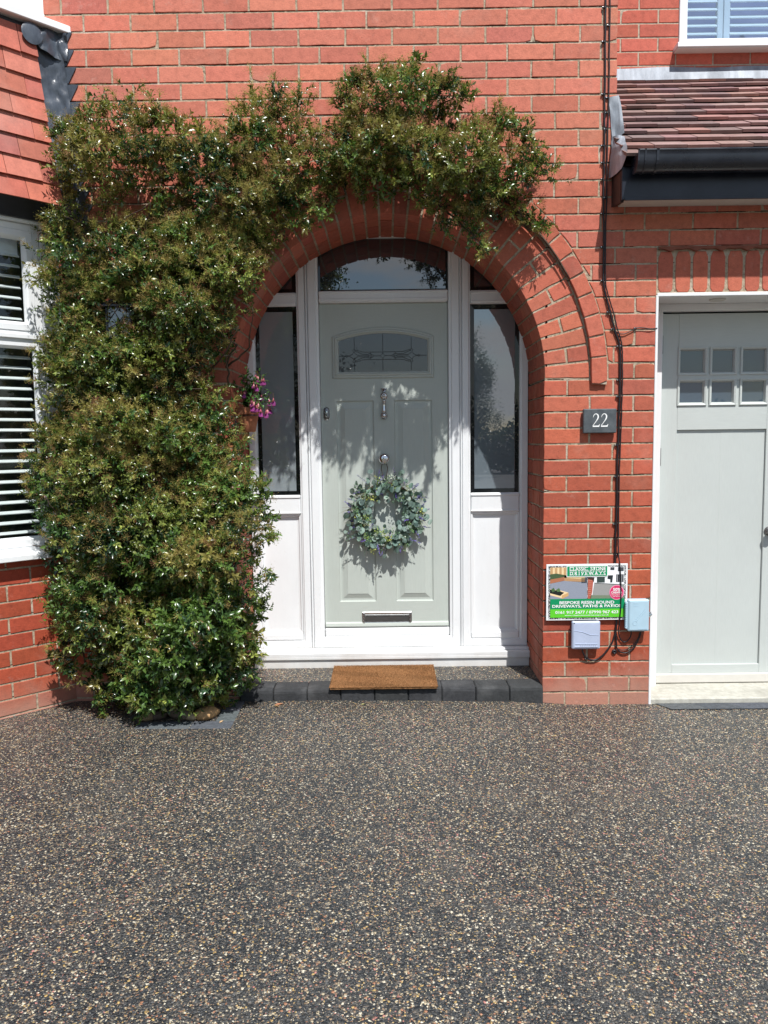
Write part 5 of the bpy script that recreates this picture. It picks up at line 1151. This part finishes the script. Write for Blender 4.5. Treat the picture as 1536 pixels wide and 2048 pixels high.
for i in range(330):
    a = random.uniform(0, 6.28); r = RW+random.gauss(0, .037); y = wy-random.uniform(0, .045)
    nrm = (random.gauss(0, .55), -1, random.gauss(.25, .55)); col = random.choice([(.115, .18, .15), (.17, .25, .21), (.06, .10, .085), (.23, .31, .265), (.08, .125, .105), (.14, .19, .165)])
    disc(eu, (wx+r*math.cos(a), y, wz+r*math.sin(a)), nrm, random.uniform(.012, .0225), vary(col, .15))
def spike(a, r0, tilt, L0, col, n=26, w_=.0075):
    d = Vector((math.cos(a+tilt), random.uniform(-.35, .05), math.sin(a+tilt))).normalized(); p0 = Vector((wx+r0*math.cos(a), wy-random.uniform(.01, .04), wz+r0*math.sin(a)))
    gr.tube([tuple(p0-d*.03), tuple(p0+d*L0)], .0009, 4, 0, (.12, .19, .08))
    lav = MB()
    for k in range(n):
        s_ = .25+.75*k/n; c = p0+d*(L0*s_); rr = w_*(1-.55*(k/n)); q = Vector((random.gauss(0, 1), random.gauss(0, 1), random.gauss(0, 1))).normalized()*rr; e = d*random.uniform(.003, .006)+q*.8; f = d.cross(q).normalized()*.0022
        lav.add([tuple(c+q*.3-f), tuple(c+q*.3+f), tuple(c+q+e+f*.6), tuple(c+q+e-f*.6)], [(0, 1, 2, 3)], 0, vary(col, .3))
    lav.build('lavender_sprig', MT['petal'], wr)
LV = (.20, .15, .50)
for a in (2.1, 2.0, 1.95, .95, .8, 1.25, 2.75, 2.9, 3.0, 3.55, 3.75, 3.85, 4.1, 4.25, 4.65, 4.7, 5.1, .35, .15, .0, -.1, 5.9, 1.55, 3.3, 2.3, 2.5, 3.45, 3.95, 4.4, 5.4, .55, .7, -.35):
    spike(a+random.uniform(-.1, .1), RW+random.uniform(.0, .03), random.uniform(-.9, .9), random.uniform(.05, .10), vary(LV if random.random() < .7 else (.22, .18, .33), .2))
for a in (2.05, 1.85, 1.2, .55, -.2, 3.2, 3.9, 4.8, 5.2): spike(a, RW-.02, 3.14+random.uniform(-.7, .7), random.uniform(.035, .05), vary(LV, .2))
for i in range(150):        # fine grass and fern blades
    a = random.uniform(0, 6.28); r = RW+random.uniform(-.02, .03); t = a+random.choice([-1, 1])*random.uniform(.0, 1.1)
    if random.random() < .15: t += 3.14
    L0 = random.uniform(.03, .105) if abs(math.sin(a)) < .8 or random.random() < .5 else .05
    d = Vector((math.cos(t), -random.uniform(0, .35), math.sin(t))).normalized(); p0 = Vector((wx+r*math.cos(a), wy-random.uniform(0, .03), wz+r*math.sin(a))); g_v = Vector((0, 0, -.018*L0/.1)); s_ = d.cross(Vector((0, 1, 0))).normalized()*.0014
    P_ = [p0, p0+d*L0*.5+g_v*.3, p0+d*L0+g_v*1.5]; gr.add([tuple(P_[0]-s_), tuple(P_[0]+s_), tuple(P_[1]+s_*.8), tuple(P_[2]), tuple(P_[1]-s_*.8)], [(0, 1, 2, 4), (4, 2, 3)], 0, vary(random.choice([(.16, .20, .09), (.22, .20, .13), (.10, .17, .09)]), .25))
for i in range(75):        # small box-leaf and yellow-green filler sprigs
    a = random.uniform(0, 6.28); r = RW+random.gauss(0, .032); c0 = Vector((wx+r*math.cos(a), wy-random.uniform(0, .05), wz+r*math.sin(a)))
    col = random.choice([(.32, .42, .10), (.15, .26, .10), (.12, .22, .12), (.45, .48, .12), (.5, .56, .45), (.09, .18, .10)])
    for k in range(26):
        q = Vector((random.gauss(0, .011), random.gauss(-.004, .008), random.gauss(0, .011))); disc(sp, c0+q, (random.gauss(0, 1), -1, random.gauss(0, 1)), random.uniform(.002, .0042), vary(col, .3))
eu.build('eucalyptus_leaves', MT['eucalyptus'], wr); gr.build('grass_blades', MT['eucalyptus'], wr); sp.build('filler_sprigs', MT['eucalyptus'], wr)
# ------------------------------------------------------------------ lettering
def text_mesh(body, size, x, z, y, width=None, bold=0.0, align='CENTER', name='lettering', mat=None, parent=None, slab=False, spacing=1.0, height=None):
    cu = bpy.data.curves.new('lettering_curve', 'FONT'); cu.body = body; cu.size = size; cu.offset = bold; cu.align_x = align; cu.space_character = spacing; cu.resolution_u = 3
    o = bpy.data.objects.new('lettering_source', cu); COL.objects.link(o); bpy.context.view_layer.update()
    me = bpy.data.meshes.new_from_object(o.evaluated_get(bpy.context.evaluated_depsgraph_get())); COL.objects.unlink(o); bpy.data.objects.remove(o)
    co_ = np.zeros(len(me.vertices)*3); me.vertices.foreach_get('co', co_); co_ = co_.reshape(-1, 3); x0, x1 = co_[:, 0].min(), co_[:, 0].max(); z0, z1 = co_[:, 1].min(), co_[:, 1].max()
    sx = (width/(x1-x0)) if width else 1; sz = (height/(z1-z0)) if height else sx
    nv = np.stack([x+(co_[:, 0]-(x0+x1)/2)*sx, np.full(len(co_), y), z+(co_[:, 1]-(z0+z1)/2)*sz], 1); me.vertices.foreach_set('co', nv.ravel()); me.materials.clear(); me.materials.append(mat); me.update()
    ob = bpy.data.objects.new(name, me); COL.objects.link(ob); ob.parent = parent; me.name = name
    return ob
# house number plaque with a serif 22 built from outlines
pq = MB(); qx0, qx1, qz0, qz1 = 1.046, 1.222, 1.488, 1.616
pq.box((qx0, -.032, qz0), (qx1, -.008, qz1), bev=.004); plq = pq.build('house_number_plaque', MT['slate']); tag(plq, 'dark slate plaque with the white number 22 on the brick pier', 'house sign')
for q_ in ((qx0+.03, qz0+.03), (qx1-.03, qz1-.03)):
    sf = MB(); sf.lathe([(.006, 0), (.006, .01)], (q_[0], 0, q_[1]), 'y', 8); sf.build('spacer', MT['steel'], plq)
def two(x0, z0, h, y):
    """serif numeral 2: bowl, tapering diagonal and flat foot drawn as a stroke of varying width"""
    s_ = h; pts = [(.055, .70, .018), (.075, .79, .035), (.125, .88, .045), (.20, .945, .050), (.29, .955, .062), (.38, .90, .082), (.425, .80, .098), (.425, .69, .098), (.38, .575, .080), (.305, .455, .056), (.21, .325, .042), (.12, .20, .038), (.045, .10, .040)]
    L_, Rr = [], []
    for i, (a, b, w_) in enumerate(pts):
        p, q = pts[max(0, i-1)], pts[min(len(pts)-1, i+1)]; t_ = Vector((q[0]-p[0], q[1]-p[1])).normalized(); n_ = Vector((-t_.y, t_.x))*w_/2
        L_.append((a+n_.x, b+n_.y)); Rr.append((a-n_.x, b-n_.y))
    mb = MB(); W_ = lambda p: (x0+p[0]*s_, y, z0+p[1]*s_)
    mb.loops([[W_(p) for p in L_], [W_(p) for p in Rr]], 0, closed=False)
    mb.add([W_(p) for p in ((.02, .0), (.50, .0), (.555, .20), (.525, .20), (.49, .13), (.43, .098), (.03, .092))], [(0, 1, 2, 3, 4, 5, 6)], 0)
    return mb
two(1.093, 1.521, .072, -.0335).build('numeral', MT['letter'], plq); two(1.137, 1.521, .072, -.0335).build('numeral', MT['letter'], plq)
# advertising board
bx0, bx1, bz0, bz1 = .858, 1.297, .478, .786; BYy = -.020
m = MB(); m.box((bx0, BYy, bz0), (bx1, BYy+.005, bz1), bev=.001); sgn = m.build('advertising_board', MT['upvc']); tag(sgn, 'green and white driveway company board fixed low on the brick pier', 'sign')
SW, SH = bx1-bx0, bz1-bz0
def SX(u): return bx0+SW*(u-75)/(1100-75)      # u, v: position on the enlarged photo of the board
def SZ(v): return bz1-SH*(v-112)/(815-112)
m = MB(); sheet(m, [(SX(100), SZ(800)), (SX(1078), SZ(800)), (SX(1078), SZ(132)), (SX(100), SZ(132))], BYy-.0006); m.build('speckled_border', MT['speckle'], sgn)
pm = MB(); LV_ = [0]
def pr2(pts, col, lv): sheet(pm, [(SX(a), SZ(b)) for a, b in pts][::-1], BYy-.0010-.0003*lv, 0, None, s2l(col))
def rr(x0, y0, x1, y1, col, lv): pr2([(x0, y0), (x1, y0), (x1, y1), (x0, y1)], col, lv)
rr(122, 150, 590, 545, (150, 155, 165), 0); rr(598, 150, 1055, 545, (236, 238, 240), 0)
rr(122, 150, 330, 290, (205, 175, 130), 1)
for i in range(7): rr(130+i*28, 155, 150+i*28, 240, (232, 205, 160) if i % 2 else (190, 150, 105), 2)
pr2([(122, 235), (200, 225), (330, 250), (330, 280), (122, 300)], (70, 90, 60), 3); pr2([(122, 300), (300, 270), (300, 315), (122, 352)], (170, 110, 80), 4)
pr2([(300, 245), (560, 275), (560, 330), (300, 315)], (215, 190, 145), 3); pr2([(300, 280), (560, 300), (560, 335), (300, 320)], (180, 140, 100), 4)
for i in range(5): rr(515, 285+i*14, 590, 292+i*14, (45, 40, 38), 5)
pr2([(122, 352), (300, 318), (590, 345), (590, 545), (122, 545)], (140, 146, 160), 5)
pr2([(122, 420), (230, 430), (355, 465), (355, 500), (270, 535), (122, 495)], (235, 205, 160), 6); pr2([(122, 425), (220, 438), (300, 465), (250, 505), (122, 470)], (28, 34, 30), 7)
pr2([(135, 425), (165, 400), (190, 440), (150, 460)], (70, 100, 62), 8); pr2([(195, 430), (235, 405), (255, 450), (215, 455)], (88, 118, 72), 8)
pr2([(270, 500), (355, 465), (355, 505), (270, 545)], (200, 160, 110), 7)
rr(712, 275, 812, 345, (55, 70, 66), 2); pr2([(850, 255), (915, 255), (905, 345), (880, 345), (880, 305), (845, 300)], (40, 46, 50), 2); rr(955, 245, 1048, 340, (45, 48, 54), 2); rr(880, 155, 930, 190, (60, 64, 70), 2); rr(975, 155, 1048, 205, (70, 74, 80), 2)
for i in range(3): rr(968+i*28, 250, 972+i*28, 336, (225, 228, 230), 3)
pr2([(680, 345), (1055, 372), (1055, 545), (650, 545)], (150, 150, 148), 3); pr2([(680, 345), (1055, 372), (1055, 380), (680, 352)], (60, 62, 62), 4)
pr2([(598, 285), (675, 280), (665, 330), (655, 460), (635, 545), (598, 545)], (176, 92, 74), 4); pr2([(598, 275), (680, 280), (672, 340), (655, 310), (600, 300)], (66, 42, 38), 5)
for i in range(8): rr(603, 318+i*27, 650-i*2, 321+i*27, (215, 170, 150), 6)
pr2([(640, 500), (1055, 510), (1055, 545), (630, 545)], (118, 130, 108), 4)
rr(125, 545, 1062, 672, (0, 138, 88), 9); rr(125, 672, 1062, 778, (92, 196, 44), 9)
rr(328, 132, 846, 268, (255, 255, 255), 9); rr(334, 138, 840, 262, (0, 142, 92), 10)
ci_ = [(962+92*math.cos(t), 468+92*math.sin(t)) for t in np.linspace(0, 2*math.pi, 37)[:-1]]; pr2(ci_, (240, 150, 180), 10); pr2([(962+84*math.cos(t), 468+84*math.sin(t)) for t in np.linspace(0, 2*math.pi, 37)[:-1]], (206, 48, 100), 11)
pm.build('printed_picture', MT['print'], sgn)
def sw(u): return SW*u/(1100-75)
ty = BYy-.0052
def st(body, cx, cy, wpx, hpx, bold): text_mesh(body, .02, SX(cx), SZ(cy), ty, sw(wpx), bold, mat=MT['letter'], parent=sgn, height=SH*hpx/703)
st('CLASSIC  STONE', 592, 169, 456, 44, 0.00035); st('D R I V E W A Y S', 592, 226, 446, 44, 0.00035)
# slab serifs on the heading letters
ser = MB()
for cy in (169, 226):
    for i in range(13):
        cx = 592-218+i*36.4
        for e in (-20, 20): ser.box((SX(cx-11), ty-.0001, SZ(cy+e)-.0012), (SX(cx+11), ty, SZ(cy+e)+.0012))
ser.build('lettering_serifs', MT['letter'], sgn)
st('BESPOKE RESIN BOUND', 586, 590, 692, 38, 0.00045); st('DRIVEWAYS, PATHS & PATIOS', 585, 638, 872, 42, 0.00045)
st('0161 917 2477 / 07990 967 423', 586, 712, 796, 38, 0.00040); st('www.classicstonedriveways.co.uk', 586, 752, 560, 20, 0.00020)
st('50%', 962, 432, 96, 38, 0.00050); st('CHEAPER', 962, 470, 140, 28, 0.00045); st('THAN BLOCK PAVING', 962, 500, 132, 12, 0.00010); st('OR TARMAC', 962, 520, 96, 12, 0.00010)
# junction boxes
def jbox(name, x0, x1, z0, z1, t_, mat, label):
    m = MB(); m.box((x0+.003, -t_*.55, z0+.003), (x1-.003, -.001, z1-.003), bev=.004); m.box((x0, -t_, z0), (x1, -t_*.55, z1), bev=.006)
    m.box((x0+.008, -t_-.0015, z0+.008), (x1-.008, -t_+.001, z1-.008), bev=.002); return tag(m.build(name, mat), label, 'junction box', 'cable boxes on the brick pier')
b1 = jbox('junction_box', .995, 1.148, .322, .476, .040, MT['box_lilac'], 'square lilac grey junction box below the advertising board')
m = MB(); m.box((1.010, -.0435, .333), (1.133, -.0415, .338), bev=.0005); m.box((1.010, -.0435, .350), (1.133, -.0415, .353), bev=.0005); m.tube([(1.005, -.042, .425), (1.05, -.0424, .418), (1.09, -.0424, .402), (1.14, -.042, .398)], .0012, 5)
for i in range(9): m.box((1.040+i*.010, -.0435, .3405), (1.0455+i*.010, -.0415, .3475), bev=.0005)
m.build('embossed_line', MT['box_lilac'], b1)
m = MB(); m.lathe([(.003, 0), (.003, .002)], (1.006, -.0405, .466), 'y', 8); m.box((1.012, -.030, .476), (1.130, -.012, .4805)); m.build('vent_slot', MT['cable'], b1)
b2 = jbox('junction_box', 1.293, 1.407, .420, .594, .052, MT['box_blue'], 'upright pale blue junction box beside the advertising board')
m = MB()
m.tube([(1.330+.012*math.cos(a), -.054, .466+.012*math.sin(a)) for a in np.linspace(0, 6.28, 16)], .0010, 4)
for i in range(5):
    a = (1.338+i*.010, .482+i*.0115); m.tube([(a[0]-.005, -.054, a[1]+.004), (a[0]+.003, -.054, a[1]+.012)], .0010, 4); m.tube([(a[0]+.002, -.054, a[1]-.003), (a[0]+.010, -.054, a[1]+.005)], .0010, 4)
m.box((1.318, -.0545, .572), (1.348, -.0525, .576)); m.box((1.318, -.0545, .560), (1.348, -.0525, .562)); m.box((1.345, -.0545, .434), (1.395, -.0525, .436)); m.build('embossed_line', MT['box_blue'], b2)
m = MB(); m.box((1.283, -.045, .432), (1.296, -.018, .580), bev=.002); 
for i in range(12): m.box((1.280, -.046, .438+i*.012), (1.290, -.030, .443+i*.012))
m.build('hinge_rib', MT['box_blue'], b2)
m = MB(); m.box((1.402, -.040, .495), (1.422, -.030, .523), bev=.003); m.lathe([(.007, 0), (.007, .012), (.003, .016), (.001, .017)], (1.420, -.028, .508), 'y', 12); m.build('latch', MT['chrome'], b2)
# ------------------------------------------------------------------ cables
def smooth(pts, n=8):
    P_ = [Vector(p) for p in pts]; out_ = []
    for i in range(len(P_)-1):
        a, b, c, d_ = P_[max(0, i-1)], P_[i], P_[i+1], P_[min(len(P_)-1, i+2)]
        for k in range(n):
            t_ = k/n; out_.append(.5*((2*b)+(c-a)*t_+(2*a-5*b+4*c-d_)*t_*t_+(3*b-a-3*c+d_)*t_**3))
    out_.append(P_[-1]); return out_
def cable(px, r, name, label, jitter=.0012, group='black cables clipped to the brickwork'):
    pts = smooth([(*W(a, b), y) for a, b, y in px], 7); pts = [(p[0]+random.uniform(-1, 1)*jitter, p[2], p[1]) for p in pts]
    m = MB(); m.tube(pts, r, 7, 0); o = m.build(name, MT['cable'], None, True); return tag(o, label, 'cable', group)
yc = -.009
c1 = cable([(1211, -20, yc), (1210, 60, yc), (1208.5, 200, yc), (1208, 300, yc), (1206, 400, yc), (1207, 480, yc), (1206, 562, yc), (1213, 600, yc), (1220, 628, yc), (1228, 660, yc), (1235, 680, yc), (1238, 694, yc), (1239, 720, yc), (1238.5, 790, yc), (1236.5, 830, yc), (1236, 870, yc), (1234.5, 900, yc), (1233, 950, yc), (1232.5, 1000, yc), (1230.5, 1060, yc), (1229, 1120, yc), (1231, 1180, -.010), (1232, 1240, yc), (1229, 1268, yc), (1221, 1288, yc), (1206, 1308, yc), (1190, 1319, yc), (1174, 1316, -.014), (1164, 1304, -.022), (1161, 1288, -.026)], .0047, 'cable', 'thick black cable dropping down the wall behind the sign into the lilac box')
c2 = cable([(1219, -20, yc), (1218.5, 60, yc), (1216.5, 190, yc), (1215, 260, yc), (1213, 330, yc), (1212, 400, yc), (1210, 480, yc), (1210, 562, yc), (1218, 600, yc), (1227, 630, yc), (1233, 656, yc), (1240, 678, yc), (1243, 692, yc), (1244, 720, yc), (1243, 790, yc), (1240.5, 870, yc), (1238, 930, yc), (1237, 980, yc), (1236, 1060, yc), (1234.5, 1105, yc-.01), (1237, 1130, -.026), (1239, 1180, -.027), (1237, 1235, -.026), (1235, 1258, -.015), (1238, 1274, yc), (1246, 1283, yc), (1254, 1280, -.012), (1259, 1270, -.02), (1260, 1256, -.028)], .0034, 'cable', 'thin black cable passing in front of the sign into the blue box')
c3 = cable([(1230, 1264, yc), (1232, 1285, yc), (1233, 1296, yc), (1242, 1304, yc), (1254, 1304, yc), (1267, 1294, yc), (1275, 1278, -.015), (1279, 1262, -.026)], .0040, 'cable', 'short outer black loop under the blue box')
c4 = cable([(1230, 1291, -.007), (1236, 1298, -.007), (1250, 1299, -.007), (1264, 1290, -.009), (1273, 1276, -.018), (1277, 1261, -.028)], .0026, 'cable', 'short thin inner black loop under the blue box')
c5 = cable([(1228, 658, yc), (1234, 666, yc), (1246, 668.5, yc), (1258, 664, yc), (1272, 656.5, yc), (1284, 656, yc), (1300, 658, yc), (1314, 656.5, -.004)], .0024, 'cable', 'thin black branch cable running across to the garage frame')
m = MB(); x_, z_ = W(1228, 1303); m.lathe([(.013, 0), (.014, .006), (.009, .010), (.006, .010), (.005, .004), (.001, .003)], (x_, -.001, z_), 'y', 14); o = m.build('cable_grommet', MT['cable'], None, True); tag(o, 'black rubber grommet ring where the cables enter the pier', 'grommet')
CL1 = [(1209.5, 14), (1208.5, 83), (1207.5, 188), (1206.5, 291), (1206.5, 325), (1206.5, 358), (1206, 427), (1206, 494), (1206, 561), (1218, 624), (1226.5, 658), (1238, 692), (1238, 760), (1237, 793), (1234, 890), (1233, 953), (1230.5, 1048)]
CL2 = [(1218.5, 50), (1215.5, 195), (1213.5, 225), (1212, 258), (1212, 395), (1244, 692), (1236, 1109)]
for par, cl_, r in ((c1, CL1, .0047), (c2, CL2, .0034), (c5, [(1272, 656)], .0024), (c1, [(1174, 1317)], .0047)):
    for a, b in cl_:
        x, z = W(a, b, -.01); m = MB(); m.loops([[(x-(r+.003)*math.cos(t), -.001-(r*2+.004)*max(.0, math.sin(t)), z+h) for t in np.linspace(0, math.pi, 8)] for h in (-.0035, .0035)], 0, closed=True, cap0=True, cap1=True)
        m.box((x-r-.008, -.010, z-.0035), (x-r-.001, -.001, z+.0035), bev=.001); o = m.build('cable_clip', MT['clip'], par)
        m = MB(); m.lathe([(.0028, 0), (.0026, .0018), (.0006, .0022)], (x-r-.0048, -.0105, z), 'y', 8); m.build('nail', MT['nail'], o)
# ------------------------------------------------------------------ fallen leaves on the drive
def fleaf(x, y, a, s_, col, label):
    m = MB(); z = gz(x, y)+.004
    q = [(0, 0, .002), (.35, .16, .006), (.75, .12, .004), (1, 0, .0), (.75, -.13, .007), (.35, -.17, .003), (.5, 0, .0)]
    V = [(x+s_*(u*math.cos(a)-v*math.sin(a)), y+s_*(u*math.sin(a)+v*math.cos(a)), z+h*s_*18) for u, v, h in q]
    m.add(V, [(0, 1, 6), (1, 2, 6), (2, 3, 6), (3, 4, 6), (4, 5, 6), (5, 0, 6)], 0, col); tag(m.build('fallen_leaf', MT['petal']), label, 'leaf', 'dry leaves fallen on the drive')
fleaf(-.62, -.10, .3, .055, (.42, .19, .10), 'curled orange brown leaf just in front of the doorstep'); fleaf(-.59, -.125, 2.6, .035, (.36, .22, .10), 'small tan leaf touching the orange one in front of the step')
fleaf(-.86, -.36, 1.2, .04, (.55, .38, .22), 'pale tan leaf at the right corner of the planting pocket'); fleaf(-.155, -.10, .4, .03, (.40, .38, .16), 'tiny yellow green leaf below the middle of the step')
# ------------------------------------------------------------------ across the road, seen only in the glass
def tree(x, y, h, cw, n, label, name, z0=1.2, group=None, ls=1.0):
    t_ = empty(name, label, 'tree', group); m = MB(); P_ = [(x+random.uniform(-.1, .1)*k*.3, y, h*k/6*.9) for k in range(7)]; m.tube(P_, [.14-.02*k for k in range(7)], 8)
    for k in range(10):
        a = random.uniform(0, 6.28); zz_ = random.uniform(.3, .85)*h; m.tube([(x, y, zz_), (x+cw*.5*math.cos(a), y+cw*.5*math.sin(a), zz_+.5)], [.04, .01], 5)
    m.build('trunk', MT['bark'], t_)
    nb_ = 60 if cw > 2 else 26; bc = np.array([[x+RNG.normal(0, cw*.27), y+RNG.normal(0, cw*.27), RNG.uniform(z0, h)] for _ in range(nb_)]); k = RNG.integers(0, nb_, n)
    P_ = bc[k]+RNG.normal(0, 1, (n, 3))*np.array([cw*.13, cw*.13, h*.07]); V, F = leaves(P_, RNG.normal(0, 1, (n, 3)), RNG.normal(0, 1, (n, 3)), RNG.uniform(.09, .16, n)*ls, RNG.uniform(.05, .09, n)*ls)
    fast_mesh('crown', V, F, np.repeat(np.array([.035, .07, .025])*RNG.uniform(.6, 1.5, (n, 1)), 4, axis=0), MT['leaf'], t_)
tree(3.75, -27, 5.4, 1.1, 16000, 'tall slender birch standing across the road', 'birch_tree', 1.9, None, .5)
tree(-5.0, -27, 11, 4.4, 60000, 'tall broad dark tree standing across the road', 'sky_block_tree', .8, None, 1.5)  # unseen tree, added so the left side light reflects dark leaves instead of sky
n = 26000; P_ = np.stack([RNG.uniform(-26, 26, n), RNG.uniform(-30.6, -29.4, n), RNG.uniform(0, 1, n)], 1); P_[:, 2] *= 2.5+.5*np.sin(P_[:, 0]*.9)+.3*np.sin(P_[:, 0]*2.3)
V, F = leaves(P_, RNG.normal(0, 1, (n, 3)), RNG.normal(0, 1, (n, 3)), RNG.uniform(.2, .34, n), RNG.uniform(.12, .2, n)); hd = fast_mesh('hedge', V, F, np.repeat(np.array([.03, .06, .022])*RNG.uniform(.6, 1.5, (n, 1)), 4, axis=0), MT['leaf']); tag(hd, 'long green hedge across the road', 'hedge')
